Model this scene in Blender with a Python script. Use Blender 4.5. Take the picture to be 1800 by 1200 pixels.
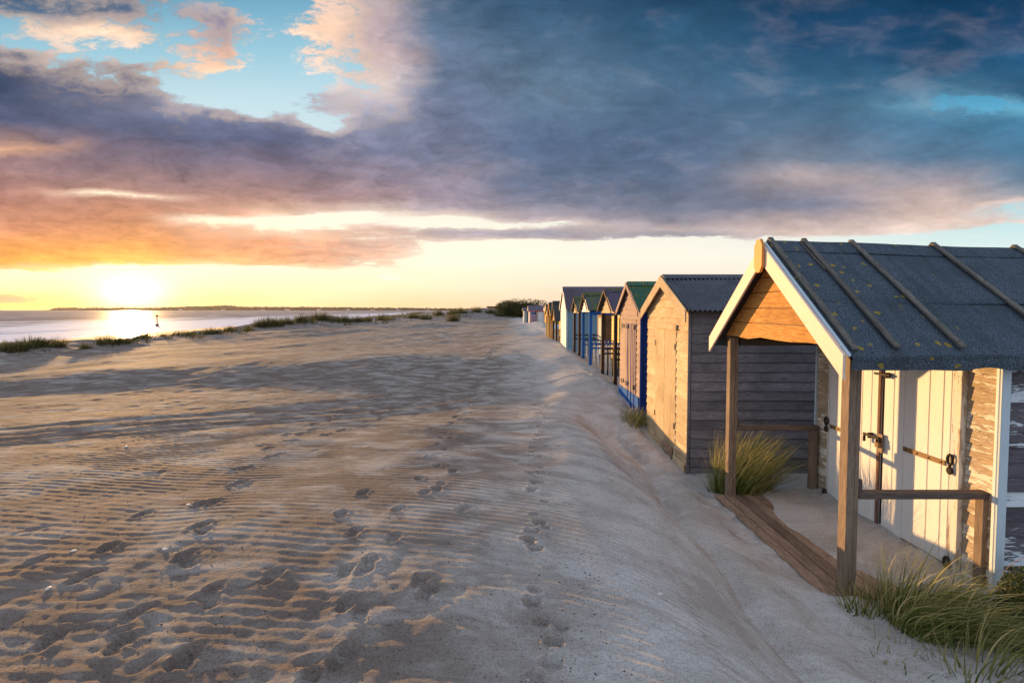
import bpy, bmesh, math, random
import numpy as np
from mathutils import Vector, Matrix

for o in list(bpy.data.objects):
    bpy.data.objects.remove(o)
SC = bpy.context.scene
COL = SC.collection
random.seed(7)
RNG = np.random.default_rng(11)
CZ = 2.6                     # camera height over local datum
SEA = CZ - 4.0               # sea level

# ------------------------------------------------------------------ camera
F = 850.0 / 1800.0
PITCH = math.radians(2.3)
cam_d = bpy.data.cameras.new('camera')
cam_d.sensor_width = 36.0
cam_d.lens = 36.0 * F
cam_d.shift_y = -21.5 / 1800.0
cam_d.clip_start = 0.05
cam_d.clip_end = 30000
cam = bpy.data.objects.new('camera', cam_d)
COL.objects.link(cam)
cam.location = (0, 0, CZ)
cam.rotation_euler = (math.radians(90) - PITCH, 0, 0)
SC.camera = cam

# ------------------------------------------------------------------ exposure
SC.view_settings.view_transform = 'Standard'
SC.view_settings.look = 'None'
SC.view_settings.gamma = 1.0
SC.view_settings.exposure = 0.60
SC.view_settings.use_curve_mapping = False

# ------------------------------------------------------------------ sun
SUN_AZ = math.radians(-38.2)   # from +Y towards +X
SUN_EL = math.radians(3.0)
sun_dir = Vector((math.sin(SUN_AZ) * math.cos(SUN_EL), math.cos(SUN_AZ) * math.cos(SUN_EL), math.sin(SUN_EL)))
sun_d = bpy.data.lights.new('sun', 'SUN')
sun_d.energy = 5.0
sun_d.angle = math.radians(0.55)
sun_d.color = (1.0, 0.58, 0.23)
sun = bpy.data.objects.new('sun', sun_d)
COL.objects.link(sun)
sun.rotation_euler = sun_dir.to_track_quat('Z', 'Y').to_euler()

# ------------------------------------------------------------------ node helpers
def lin(c):
    out = []
    for v in c[:3]:
        v = v / 255.0
        out.append(v / 12.92 if v <= 0.04045 else ((v + 0.055) / 1.055) ** 2.4)
    return tuple(out)

class NG:
    """small helper writing node graphs"""
    def __init__(self, tree):
        self.t = tree; self.n = tree.nodes; self.l = tree.links
        self.n.clear()
    def new(self, kind, **kw):
        nd = self.n.new(kind)
        for k, v in kw.items():
            setattr(nd, k, v)
        return nd
    def put(self, sock, v):
        if isinstance(v, bpy.types.NodeSocket):
            self.l.new(v, sock)
        elif v is not None:
            if hasattr(sock.default_value, '__len__') and not hasattr(v, '__len__'):
                v = (v,) * len(sock.default_value)
            if hasattr(v, '__len__') and len(sock.default_value) == 4 and len(v) == 3:
                v = tuple(v) + (1,)
            sock.default_value = v
    def m(self, op, a, b=None, c=None, clamp=False):
        nd = self.new('ShaderNodeMath', operation=op, use_clamp=clamp)
        self.put(nd.inputs[0], a); self.put(nd.inputs[1], b) if b is not None else None
        if c is not None: self.put(nd.inputs[2], c)
        return nd.outputs[0]
    def ss(self, x, lo, hi):
        nd = self.new('ShaderNodeMapRange', interpolation_type='SMOOTHSTEP')
        self.put(nd.inputs[0], x); self.put(nd.inputs[1], lo); self.put(nd.inputs[2], hi)
        return nd.outputs[0]
    def mr(self, x, lo, hi, a, b):
        nd = self.new('ShaderNodeMapRange')
        self.put(nd.inputs[0], x); self.put(nd.inputs[1], lo); self.put(nd.inputs[2], hi)
        self.put(nd.inputs[3], a); self.put(nd.inputs[4], b)
        return nd.outputs[0]
    def mix(self, f, a, b, blend='MIX'):
        nd = self.new('ShaderNodeMix', data_type='RGBA', blend_type=blend)
        self.put(nd.inputs[0], f); self.put(nd.inputs[6], a); self.put(nd.inputs[7], b)
        return nd.outputs[2]
    def mixf(self, f, a, b):
        nd = self.new('ShaderNodeMix', data_type='FLOAT')
        self.put(nd.inputs[0], f); self.put(nd.inputs[2], a); self.put(nd.inputs[3], b)
        return nd.outputs[0]
    def noise(self, vec, scale, detail=3.0, rough=0.55, dist=0.0, col=False, dim='3D'):
        nd = self.new('ShaderNodeTexNoise', noise_dimensions=dim)
        self.put(nd.inputs['Vector'], vec); self.put(nd.inputs['Scale'], scale)
        self.put(nd.inputs['Detail'], detail); self.put(nd.inputs['Roughness'], rough)
        self.put(nd.inputs['Distortion'], dist)
        return nd.outputs[1 if col else 0]
    def voro(self, vec, scale, feature='F1', rand=1.0):
        nd = self.new('ShaderNodeTexVoronoi', feature=feature)
        self.put(nd.inputs['Vector'], vec); self.put(nd.inputs['Scale'], scale); self.put(nd.inputs['Randomness'], rand)
        return nd.outputs['Distance']
    def ramp(self, x, stops, interp='LINEAR'):
        nd = self.new('ShaderNodeValToRGB'); cr = nd.color_ramp; cr.interpolation = interp
        self.put(nd.inputs[0], x)
        while len(cr.elements) > 1: cr.elements.remove(cr.elements[0])
        cr.elements[0].position = stops[0][0]
        first = True
        for p, c in stops:
            e = cr.elements[0] if first else cr.elements.new(p)
            first = False
            e.color = tuple(c) + (1,) if len(c) == 3 else tuple(c)
        return nd
    def vec(self, x, y, z):
        nd = self.new('ShaderNodeCombineXYZ')
        for s, v in zip(nd.inputs, (x, y, z)): self.put(s, v)
        return nd.outputs[0]
    def sep(self, v):
        nd = self.new('ShaderNodeSeparateXYZ'); self.put(nd.inputs[0], v)
        return nd.outputs
    def vm(self, op, a, b=None):
        nd = self.new('ShaderNodeVectorMath', operation=op)
        self.put(nd.inputs[0], a)
        if b is not None: self.put(nd.inputs[1], b)
        return nd.outputs[0]

# ------------------------------------------------------------------ sky (world)
W = bpy.data.worlds.new('World'); SC.world = W; W.use_nodes = True
g = NG(W.node_tree)
tc = g.new('ShaderNodeTexCoord').outputs['Generated']
dx, dy, dz = g.sep(g.vm('NORMALIZE', tc))
yc = g.m('MAXIMUM', dy, 0.32)
U0 = g.m('DIVIDE', dx, yc)
V0 = g.m('DIVIDE', dz, yc)
# cloud layer coordinates (flat sheet overhead, so cloud texture foreshortens towards the horizon)
zz = g.m('ADD', g.m('MAXIMUM', dz, 0.0), 0.10)
cp = g.vec(g.m('DIVIDE', dx, zz), g.m('DIVIDE', dy, zz), 0.0)
cp2 = g.vec(U0, g.m('MULTIPLY', V0, 2.4), 0.3)
warpA = g.noise(cp, 0.55, 5, 0.6, 0.3, col=True)
warpB = g.noise(cp2, 5.0, 6, 0.62, 0.2, col=True)
wa = g.sep(warpA); wb = g.sep(warpB)
amt = g.mr(V0, 0.0, 0.35, 0.25, 1.0)
def warped(base, a, b, ka, kb):
    s = g.m('ADD', g.m('MULTIPLY', g.m('SUBTRACT', a, 0.5), ka), g.m('MULTIPLY', g.m('SUBTRACT', b, 0.5), kb))
    return g.m('ADD', base, g.m('MULTIPLY', s, amt))
U = warped(U0, wa[0], wb[0], 0.12, 0.17)
V = warped(V0, wa[1], wb[1], 0.05, 0.07)
VM = 1.2
def vpos(py): return max(0.0, min(1.0, (541.0 - py) / 850.0 / VM))
Vn = g.m('DIVIDE', V, VM, clamp=True)
HI = (-480, (150, 172, 198), .75)
CL = {
 0:   [(-160,(90,110,140),.7),(0,(52,84,116),.85),(35,(70,98,126),.7),(62,(215,190,170),.5),(84,(150,160,178),.4),(106,(62,76,106),.8),(150,(56,72,102),1),(220,(76,84,112),1),(248,(150,120,118),.95),(262,(215,160,125),.9),(282,(140,108,110),1),(330,(152,110,106),1),(390,(196,128,90),1),(430,(232,146,62),1),(458,(246,166,44),.95),(470,(252,185,70),.55),(480,(255,215,110),.15),(505,(255,200,90),.2),(520,(240,160,80),.6),(528,(240,160,80),.6),(536,(255,200,90),.2)],
 220: [(-160,(90,110,140),.6),(0,(52,84,116),.7),(30,(62,88,118),.82),(52,(150,135,140),.7),(70,(245,205,170),.66),(95,(238,210,190),.45),(112,(215,195,185),.4),(128,(90,98,124),.72),(165,(78,88,116),.8),(200,(84,94,122),.95),(240,(90,94,122),1),(300,(128,108,118),1),(335,(165,125,115),.95),(345,(240,190,165),.4),(356,(175,125,108),.95),(400,(210,138,92),1),(436,(242,158,58),1),(456,(252,178,50),.95),(466,(255,220,100),.25),(478,(255,225,130),.15),(541,(255,230,140),.05)],
 400: [(-160,(110,130,155),.3),(0,(100,135,165),.35),(40,(120,118,140),.7),(75,(128,118,138),.7),(100,(215,160,138),.68),(122,(250,200,160),.68),(142,(250,215,185),.4),(160,(150,160,180),.25),(190,(120,130,160),.25),(215,(95,105,135),.8),(250,(84,92,122),1),(300,(124,108,122),1),(345,(172,130,118),1),(375,(205,150,122),.8),(386,(255,240,215),.35),(400,(222,156,112),.72),(420,(226,150,100),.9),(445,(235,160,96),.95),(457,(245,175,100),.7),(467,(255,225,170),.15),(541,(255,225,170),.02)],
 480: [(-160,(120,140,165),.2),(0,(120,165,195),.12),(35,(235,195,175),.38),(75,(245,205,180),.42),(110,(248,215,190),.30),(150,(230,220,215),.12),(205,(130,140,165),.15),(228,(90,100,130),.8),(250,(84,92,122),1),(300,(124,108,122),1),(345,(168,130,120),1),(372,(215,170,140),.75),(384,(255,242,220),.2),(398,(236,190,155),.5),(414,(226,150,105),.85),(445,(233,160,105),.95),(458,(235,170,110),.75),(467,(255,225,175),.15),(541,(255,225,170),.02)],
 560: [(-160,(150,150,165),.6),(0,(215,180,165),.64),(60,(240,195,165),.66),(110,(250,210,185),.64),(136,(245,215,200),.55),(152,(220,215,215),.28),(175,(120,130,158),.42),(200,(120,130,158),.42),(218,(150,155,175),.25),(243,(98,104,132),.95),(300,(122,110,126),1),(345,(160,128,128),1),(368,(200,165,150),.7),(378,(255,240,220),.3),(392,(240,215,195),.4),(412,(230,170,130),.8),(432,(235,165,125),.85),(458,(232,170,130),.85),(468,(250,195,145),.6),(478,(255,235,195),.1),(541,(255,235,190),0)],
 660: [(-160,(100,115,140),1),(0,(170,155,160),.88),(60,(175,155,160),.86),(110,(190,165,165),.8),(150,(200,185,185),.72),(190,(160,160,178),.62),(225,(120,125,150),.85),(260,(104,110,138),1),(310,(124,114,132),1),(350,(158,132,134),.98),(372,(225,205,195),.5),(386,(245,225,210),.45),(402,(205,165,150),.72),(420,(215,170,150),.65),(440,(228,175,145),.72),(458,(238,190,155),.62),(470,(255,235,205),.12),(541,(255,230,200),.02)],
 780: [(-160,(80,100,128),1),(0,(60,92,120),1),(100,(88,108,134),1),(200,(98,110,138),1),(270,(104,110,136),1),(330,(132,122,138),1),(362,(160,146,155),.95),(378,(200,185,180),.5),(390,(235,220,205),.3),(404,(158,150,162),.75),(418,(180,162,160),.66),(430,(235,210,190),.3),(470,(255,240,215),.1),(520,(250,215,180),.2),(541,(250,215,180),.1)],
 950: [(-160,(60,88,118),1),(0,(40,76,106),1),(60,(54,88,118),1),(140,(84,112,138),.97),(180,(92,118,144),.97),(250,(78,98,128),1),(320,(90,104,130),1),(360,(112,116,136),1),(378,(142,136,148),.9),(390,(190,175,175),.45),(402,(150,146,158),.78),(414,(160,152,160),.72),(424,(215,195,185),.25),(445,(240,225,210),.18),(515,(250,225,205),.2),(541,(250,215,190),.15)],
 1180:[(-160,(30,66,98),1),(0,(22,62,94),1),(60,(34,80,112),1),(150,(62,98,128),1),(240,(72,98,128),1),(320,(84,100,126),1),(365,(106,112,132),1),(388,(136,132,144),.95),(402,(175,160,160),.75),(413,(140,142,156),.62),(424,(230,210,200),.2),(541,(245,225,210),.05)],
 1420:[(-160,(18,58,90),1),(0,(2,54,88),1),(70,(6,64,102),1),(150,(40,86,118),1),(220,(70,102,130),1),(280,(108,120,140),1),(312,(170,156,158),1),(338,(140,136,150),1),(362,(118,122,142),1),(385,(176,158,156),1),(405,(206,182,172),.85),(418,(225,205,195),.35),(432,(225,230,230),.05),(541,(240,230,215),.03)],
 1640:[(-160,(18,58,90),1),(0,(0,50,84),1),(70,(0,58,94),1),(125,(12,68,104),1),(160,(56,104,134),.8),(190,(84,140,168),.55),(225,(62,112,146),.85),(280,(82,114,142),1),(318,(150,144,154),1),(345,(190,168,162),1),(378,(206,180,168),1),(402,(218,196,184),.7),(416,(225,225,225),.12),(541,(240,230,220),.02)],
 1800:[(-160,(18,58,90),1),(0,(0,52,88),1),(70,(0,62,102),1),(120,(12,82,122),.95),(150,(28,78,112),1),(174,(34,84,118),.95),(190,(90,160,190),.3),(215,(54,118,152),.8),(270,(64,112,146),1),(318,(90,124,150),.95),(342,(150,155,165),.7),(356,(215,190,180),.55),(370,(190,205,210),.3),(386,(222,196,184),.5),(400,(205,225,228),.15),(541,(230,230,225),.02)],
}
def column(stops):
    st = sorted([(vpos(py), lin(c) + (a,)) for py, c, a in [HI] + stops], key=lambda s: s[0])
    return g.ramp(Vn, st)
pxs = sorted(CL)
ccol = None
for i, px in enumerate(pxs):
    nd = column(CL[px])
    if ccol is None:
        ccol, calp = nd.outputs[0], nd.outputs[1]
    else:
        u0 = (pxs[i-1] - 900) / 850.0; u1 = (px - 900) / 850.0
        f = g.ss(U, u0, u1)
        ccol = g.mix(f, ccol, nd.outputs[0]); calp = g.mixf(f, calp, nd.outputs[1])
CS = {
 100: [(-480,(120,158,196)),(0,(92,158,190)),(100,(140,195,216)),(180,(180,216,230)),(260,(200,222,228)),(380,(245,228,195)),(440,(255,246,215)),(480,(255,242,205)),(505,(255,236,180)),(525,(255,220,140)),(541,(255,200,110))],
 640: [(-480,(120,158,196)),(0,(98,160,192)),(100,(146,198,218)),(180,(186,219,232)),(280,(205,222,228)),(380,(250,242,225)),(450,(255,250,225)),(500,(255,240,205)),(541,(252,214,165))],
 1180:[(-480,(120,158,196)),(0,(30,110,155)),(150,(90,160,195)),(300,(175,208,222)),(400,(240,238,228)),(450,(250,244,230)),(500,(250,232,212)),(541,(240,215,195))],
 1750:[(-480,(120,158,196)),(0,(0,80,125)),(130,(40,125,165)),(195,(88,168,205)),(300,(135,190,212)),(390,(198,228,232)),(440,(222,240,238)),(541,(238,228,215))],
}
ks = sorted(CS); scol = None
Vs = g.m('DIVIDE', g.m('ADD', V0, g.m('MULTIPLY', g.m('SUBTRACT', wa[2], 0.5), 0.04)), VM, clamp=True)
for i, px in enumerate(ks):
    nd = g.ramp(Vs, sorted([(vpos(py), lin(c)) for py, c in CS[px]], key=lambda s: s[0]))
    if scol is None: scol = nd.outputs[0]
    else: scol = g.mix(g.ss(U0, (ks[i-1]-900)/850.0, (px-900)/850.0), scol, nd.outputs[0])
nish = g.new('ShaderNodeTexSky', sky_type='NISHITA', sun_disc=False)
nish.sun_elevation = SUN_EL; nish.sun_rotation = SUN_AZ; nish.air_density = 1.2; nish.dust_density = 1.5
scol = g.mix(1.0, scol, g.vm('SCALE', nish.outputs[0]), 'ADD')
for nd in g.n:
    if nd.type == 'VECT_MATH' and nd.operation == 'SCALE': nd.inputs['Scale'].default_value = 0.02
# cloud coverage
n1 = g.noise(cp, 1.3, 8, 0.62, 0.5)
n2 = g.noise(cp2, 9.0, 8, 0.6, 0.4)
n3 = g.noise(cp2, 2.6, 5, 0.55, 0.6)
n4 = g.noise(g.vm('ADD', cp2, g.vm('MULTIPLY', g.vm('SUBTRACT', warpB, (.5, .5, .5)), (.25, .25, 0))), 17.0, 9, 0.68, 0.5)
n5 = g.noise(cp, 3.4, 9, 0.66, 0.9)
nn = g.m('ADD', g.m('MULTIPLY', n1, 0.30), g.m('ADD', g.m('MULTIPLY', n2, 0.30), g.m('ADD', g.m('MULTIPLY', n4, 0.22), g.m('MULTIPLY', n5, 0.18))))
cov = g.m('ADD', calp, g.m('MULTIPLY', g.m('MULTIPLY', g.m('SUBTRACT', nn, 0.5), g.mr(V0, .25, .5, 2.2, 4.3)), g.m('SUBTRACT', 1.0, g.m('MULTIPLY', g.ss(calp, .78, 1.0), 0.8))))
strk = g.noise(g.vec(g.m('MULTIPLY', U0, 1.3), g.m('MULTIPLY', V0, 15.0), 3.3), 2.6, 7, 0.62, 0.5)
cov = g.m('ADD', cov, g.m('MULTIPLY', g.m('MULTIPLY', g.m('SUBTRACT', strk, 0.5), 1.7), g.m('MULTIPLY', g.ss(V0, 0.27, 0.13), g.ss(U0, -0.75, -0.35))))
mask = g.ss(cov, 0.37, 0.62)
# inner variation of the cloud body
bodyv = g.m('ADD', 1.14, g.m('ADD', g.m('MULTIPLY', g.m('ADD', g.m('SUBTRACT', n2, 0.5), g.m('ADD', g.m('SUBTRACT', n3, 0.5), g.m('SUBTRACT', n1, 0.5))), 0.55), g.m('MULTIPLY', g.m('ADD', g.m('SUBTRACT', n4, 0.5), g.m('SUBTRACT', n5, 0.5)), g.mr(U0, -0.2, 0.5, 1.05, 0.55))))
hs = g.new('ShaderNodeHueSaturation'); hs.inputs['Saturation'].default_value = 0.93; hs.inputs['Value'].default_value = 1.04; g.put(hs.inputs['Color'], ccol)
# rosy sunlit flecks inside the cloud deck
fleck = g.m('MULTIPLY', g.ss(g.m('ADD', g.m('MULTIPLY', n2, 0.5), g.m('MULTIPLY', n3, 0.8)), 0.66, 0.86), g.m('MULTIPLY', g.mr(U0, -0.9, 0.35, 0.08, 0.10), g.ss(V0, 0.08, 0.2)))
ccol = g.mix(fleck, hs.outputs[0], (0.62, 0.45, 0.40))
bn = g.new('ShaderNodeVectorMath', operation='SCALE'); g.put(bn.inputs[0], ccol); g.put(bn.inputs['Scale'], bodyv)
# thin edges let light through
edge = g.m('MULTIPLY', g.ss(cov, 0.34, 0.6), g.m('SUBTRACT', 1.0, g.ss(cov, 0.6, 0.95)))
cbody = g.mix(g.m('MULTIPLY', edge, g.mr(U0, -0.2, 0.5, 0.34, 0.0)), bn.outputs[0], (0.95, 0.72, 0.55))
sky = g.mix(mask, scol, cbody)
# glow round the low sun
du = g.m('MULTIPLY', g.m('SUBTRACT', U0, math.tan(SUN_AZ)), 0.88); dv = g.m('SUBTRACT', V0, 0.034)
r2 = g.m('ADD', g.m('POWER', g.m('MULTIPLY', du, 1.0), 2.0), g.m('POWER', g.m('MULTIPLY', dv, 1.9), 2.0))
g1 = g.m('MULTIPLY', g.m('EXPONENT', g.m('MULTIPLY', r2, -1.0 / 0.0036)), 1.5)
g2 = g.m('MULTIPLY', g.m('EXPONENT', g.m('MULTIPLY', r2, -1.0 / 0.030)), 0.55)
g3 = g.m('MULTIPLY', g.m('EXPONENT', g.m('MULTIPLY', r2, -1.0 / 0.22)), 0.11)
thin = g.m('SUBTRACT', 1.0, g.m('MULTIPLY', mask, 0.6))
def scaled(c, s):
    nd = g.new('ShaderNodeVectorMath', operation='SCALE'); g.put(nd.inputs[0], c); g.put(nd.inputs['Scale'], s); return nd.outputs[0]
glow = g.mix(1.0, scaled((1.0, 0.84, 0.52), g1), scaled((1.0, 0.60, 0.24), g.m('MULTIPLY', g2, thin)), 'ADD')
glow = g.mix(1.0, glow, scaled((1.0, 0.45, 0.12), g.m('MULTIPLY', g3, thin)), 'ADD')
front = g.ss(dy, -0.2, 0.3)
sky = g.mix(1.0, sky, scaled(glow, front), 'ADD')
# the sky behind the camera: broken pale evening cloud
back = g.mix(g.ss(n1, 0.35, 0.65), g.mix(g.ss(dz, 0.0, 0.7), (0.68, 0.77, 0.94), (0.46, 0.63, 0.94)), (0.72, 0.75, 0.86))
sky = g.mix(g.ss(dy, 0.25, -0.45), sky, back)
hig = g.ss(dz, 0.62, 0.95)
sky = g.mix(hig, sky, back)
bg = g.new('ShaderNodeBackground'); g.put(bg.inputs[0], sky); bg.inputs[1].default_value = 0.67
wo = g.new('ShaderNodeOutputWorld'); g.l.new(bg.outputs[0], wo.inputs[0])
W.cycles.sampling_method = 'MANUAL'; W.cycles.sample_map_resolution = 512

# ------------------------------------------------------------------ materials
MATS = {}
def newmat(name):
    m = bpy.data.materials.new(name); m.use_nodes = True
    return m, NG(m.node_tree)
def finish(gr, col, rough=0.8, bump=None, bdist=0.002, bstr=1.0, spec=0.3, metal=0.0, **kw):
    p = gr.new('ShaderNodeBsdfPrincipled')
    gr.put(p.inputs['Base Color'], col); gr.put(p.inputs['Roughness'], rough)
    gr.put(p.inputs['Specular IOR Level'], spec); gr.put(p.inputs['Metallic'], metal)
    for k, v in kw.items(): gr.put(p.inputs[k.replace('_', ' ')], v)
    if bump is not None:
        b = gr.new('ShaderNodeBump'); gr.put(b.inputs['Height'], bump)
        b.inputs['Distance'].default_value = bdist; b.inputs['Strength'].default_value = bstr
        gr.l.new(b.outputs[0], p.inputs['Normal'])
    out = gr.new('ShaderNodeOutputMaterial'); gr.l.new(p.outputs[0], out.inputs[0])
    return p

def wood(name, dark, light, paint=None, wear=0.5, knots=True, spread=0.25, rough=0.8, wearscale=3.0, tint=0.12):
    """weathered timber, grain along local x; optional flaking paint (wear = share of bare wood)"""
    m, q = newmat(name)
    co = q.new('ShaderNodeTexCoord').outputs['Object']
    rnd = q.new('ShaderNodeObjectInfo').outputs['Random']
    off = q.vec(q.m('MULTIPLY', rnd, 37.0), q.m('MULTIPLY', rnd, 91.0), q.m('MULTIPLY', rnd, 53.0))
    p = q.vm('ADD', co, off)
    ps = q.vm('MULTIPLY', p, (1.0, 9.0, 9.0))
    kd = None
    gr = q.noise(ps, 7.0, 6, 0.65, 0.8)
    fine = q.noise(q.vm('MULTIPLY', p, (1.0, 14.0, 14.0)), 16.0, 4, 0.7, 0.3)
    f = q.m('ADD', q.m('MULTIPLY', gr, 0.6), q.m('MULTIPLY', fine, 0.4))
    col = q.mix(q.ss(f, 0.36, 0.64), dark, light)
    big = q.noise(p, 1.7, 3, 0.5)
    col = q.mix(q.m('MULTIPLY', q.ss(big, 0.45, 0.75), 0.5), col, tuple(v * 0.6 for v in dark))
    if knots:
        kv = q.voro(q.vm('MULTIPLY', p, (1.0, 2.2, 2.2)), 3.2)
        kd = q.m('SUBTRACT', 1.0, q.ss(kv, 0.035, 0.085))
        col = q.mix(q.m('MULTIPLY', kd, 0.85), col, tuple(v * 0.25 for v in dark))
    bright = q.mr(rnd, 0, 1, 1.0 - spread, 1.0 + spread)
    s = q.new('ShaderNodeVectorMath', operation='SCALE'); q.put(s.inputs[0], col); q.put(s.inputs['Scale'], bright)
    col = s.outputs[0]; h = f
    if paint is not None:
        pn = q.noise(q.vm('MULTIPLY', p, (1.0, 5.5, 5.5)), wearscale, 8, 0.68, 0.5)
        pf = q.noise(q.vm('MULTIPLY', p, (1.0, 6.0, 6.0)), wearscale * 6, 4, 0.7, 0.2)
        t = q.m('ADD', q.m('MULTIPLY', pn, 0.72), q.m('MULTIPLY', pf, 0.28))
        t = q.m('ADD', t, q.m('MULTIPLY', q.m('SUBTRACT', rnd, 0.5), tint))
        th = 0.5 + (wear - 0.5) * 0.36
        pm = q.ss(t, th - 0.012, th + 0.012)
        dirt = q.noise(p, 9.0, 5, 0.7)
        pc = q.mix(q.m('MULTIPLY', q.ss(dirt, 0.45, 0.8), 0.35), paint, tuple(v * 0.62 for v in paint))
        col = q.mix(pm, col, pc)
        h = q.m('ADD', q.m('MULTIPLY', f, 0.5), q.m('MULTIPLY', pm, 0.7))
    finish(q, col, rough, h, 0.0035, 0.9)
    MATS[name] = m
    return m

def painted(name, c, rough=0.55, dirt=0.3, grain=True, dirtcol=(0.16, 0.12, 0.08)):
    m, q = newmat(name)
    co = q.new('ShaderNodeTexCoord').outputs['Object']
    rnd = q.new('ShaderNodeObjectInfo').outputs['Random']
    p = q.vm('ADD', co, q.vec(q.m('MULTIPLY', rnd, 31.0), q.m('MULTIPLY', rnd, 17.0), q.m('MULTIPLY', rnd, 67.0)))
    n = q.noise(q.vm('MULTIPLY', p, (1.0, 3.0, 3.0)), 5.0, 6, 0.65, 0.3)
    gn = q.noise(q.vm('MULTIPLY', p, (1.0, 12.0, 12.0)), 9.0, 4, 0.6)
    col = q.mix(q.m('MULTIPLY', q.ss(n, 0.5, 0.85), dirt), c, dirtcol)
    col = q.mix(q.m('MULTIPLY', q.ss(gn, 0.5, 0.8), dirt * 0.4), col, tuple(v * 0.7 for v in c))
    finish(q, col, rough, gn, 0.0015, 0.7, spec=0.18)
    MATS[name] = m
    return m

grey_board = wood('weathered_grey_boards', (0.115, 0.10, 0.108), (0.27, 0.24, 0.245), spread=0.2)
lit_board = wood('sunlit_tone_boards', (0.40, 0.27, 0.13), (0.76, 0.60, 0.38), spread=0.16)  # sunlit brightness of the hut fronts and gables put into the wood colour
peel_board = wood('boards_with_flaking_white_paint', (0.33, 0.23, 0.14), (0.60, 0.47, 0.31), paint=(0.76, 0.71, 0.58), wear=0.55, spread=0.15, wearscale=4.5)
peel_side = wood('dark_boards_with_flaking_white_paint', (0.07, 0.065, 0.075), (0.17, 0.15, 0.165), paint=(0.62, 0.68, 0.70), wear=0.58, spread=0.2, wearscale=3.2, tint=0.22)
gable_board = wood('ochre_gable_boards', (0.42, 0.17, 0.035), (0.76, 0.40, 0.10), spread=0.12)
post_wood = wood('treated_post_timber', (0.16, 0.11, 0.075), (0.30, 0.22, 0.15), spread=0.1)
rail_wood = wood('dark_rail_timber', (0.075, 0.055, 0.045), (0.16, 0.12, 0.095), spread=0.15)
deck_wood = wood('worn_deck_timber', (0.14, 0.085, 0.055), (0.38, 0.26, 0.175), spread=0.32)
batten_wood = wood('grey_roof_battens', (0.07, 0.065, 0.055), (0.19, 0.17, 0.14), spread=0.2)
brown_post = wood('dark_brown_post', (0.035, 0.018, 0.012), (0.09, 0.045, 0.028), spread=0.1)
pink_board = wood('faded_rosy_boards', (0.30, 0.20, 0.16), (0.46, 0.33, 0.27), spread=0.12)
brown_board = wood('brown_stained_boards', (0.16, 0.075, 0.035), (0.33, 0.18, 0.09), spread=0.18)
amber_board = wood('amber_stained_timber', (0.42, 0.20, 0.03), (0.66, 0.36, 0.07), spread=0.15)
barge_cream = painted('cream_pink_barge_paint', (0.78, 0.62, 0.50), dirt=0.28)
barge_wood = wood('bare_barge_timber', (0.34, 0.24, 0.14), (0.54, 0.42, 0.28), spread=0.12)
finial_paint = painted('orange_finial_paint', (0.74, 0.30, 0.07), dirt=0.25)
white_paint = painted('white_door_paint', (0.80, 0.78, 0.72), dirt=0.26)
blue_trim = painted('pale_blue_trim_paint', (0.52, 0.62, 0.66), dirt=0.3)
sea_blue = painted('strong_blue_paint', (0.022, 0.12, 0.40), rough=.9, dirt=0.15)
deep_blue = painted('deep_blue_paint', (0.015, 0.05, 0.24), rough=.9, dirt=0.12)
pale_blue = painted('pale_blue_hut_paint', (0.20, 0.34, 0.42), dirt=0.15)
chalk = painted('chalk_white_paint', (0.74, 0.72, 0.68), dirt=0.2)
yellow_paint = painted('yellow_paint', (0.75, 0.50, 0.10), dirt=0.15)
pink_paint = painted('pink_paint', (0.70, 0.34, 0.42), dirt=0.12)
purple_paint = painted('purple_paint', (0.12, 0.06, 0.20), dirt=0.12)
red_paint = painted('red_paint', (0.60, 0.06, 0.05), dirt=0.12)
black_paint = painted('black_paint', (0.02, 0.018, 0.02), dirt=0.1)
iron = painted('rusty_iron', (0.035, 0.025, 0.02), rough=0.6, dirt=0.6, dirtcol=(0.16, 0.06, 0.025))
brass = painted('rusted_strap_iron', (0.26, 0.15, 0.06), rough=0.5, dirt=0.6, dirtcol=(0.10, 0.05, 0.02))
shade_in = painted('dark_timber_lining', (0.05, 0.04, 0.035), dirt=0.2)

def roofmat(name, c1, c2, moss=None, mossamt=0.0, rough=0.55):
    m, q = newmat(name)
    co = q.new('ShaderNodeTexCoord').outputs['Object']
    n = q.noise(co, 4.0, 6, 0.65, 0.3); n2 = q.noise(co, 40.0, 3, 0.6)
    col = q.mix(q.ss(n, 0.35, 0.7), c1, c2)
    col = q.mix(q.m('MULTIPLY', q.ss(n2, 0.5, 0.8), 0.3), col, tuple(v * 1.5 for v in c2))
    if moss:
        mn = q.noise(co, 3.3, 7, 0.7, 0.4)
        col = q.mix(q.ss(mn, 0.72 - mossamt, 0.78 - mossamt), col, q.mix(n2, moss, tuple(v * 0.4 for v in moss)))
    finish(q, col, rough, n2, 0.002, 0.6, spec=0.4)
    return m
corr_grey = roofmat('grey_corrugated_sheet', (0.030, 0.033, 0.043), (0.075, 0.076, 0.092), rough=.42)
corr_green = roofmat('mossy_green_corrugated_sheet', (0.010, 0.075, 0.035), (0.02, 0.11, 0.055), moss=(0.12, 0.15, 0.02), mossamt=0.22)
corr_purple = roofmat('mossy_plum_corrugated_sheet', (0.06, 0.045, 0.075), (0.10, 0.075, 0.115), moss=(0.13, 0.15, 0.03), mossamt=0.16)
corr_olive = roofmat('mossy_olive_corrugated_sheet', (0.055, 0.055, 0.075), (0.08, 0.08, 0.10), moss=(0.13, 0.17, 0.025), mossamt=0.26)
slate = roofmat('plum_grey_slate', (0.085, 0.065, 0.085), (0.13, 0.10, 0.12))
dark_felt = roofmat('old_green_black_felt', (0.035, 0.035, 0.03), (0.055, 0.05, 0.042), moss=(0.06, 0.09, 0.03), mossamt=0.14, rough=0.85)
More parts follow.
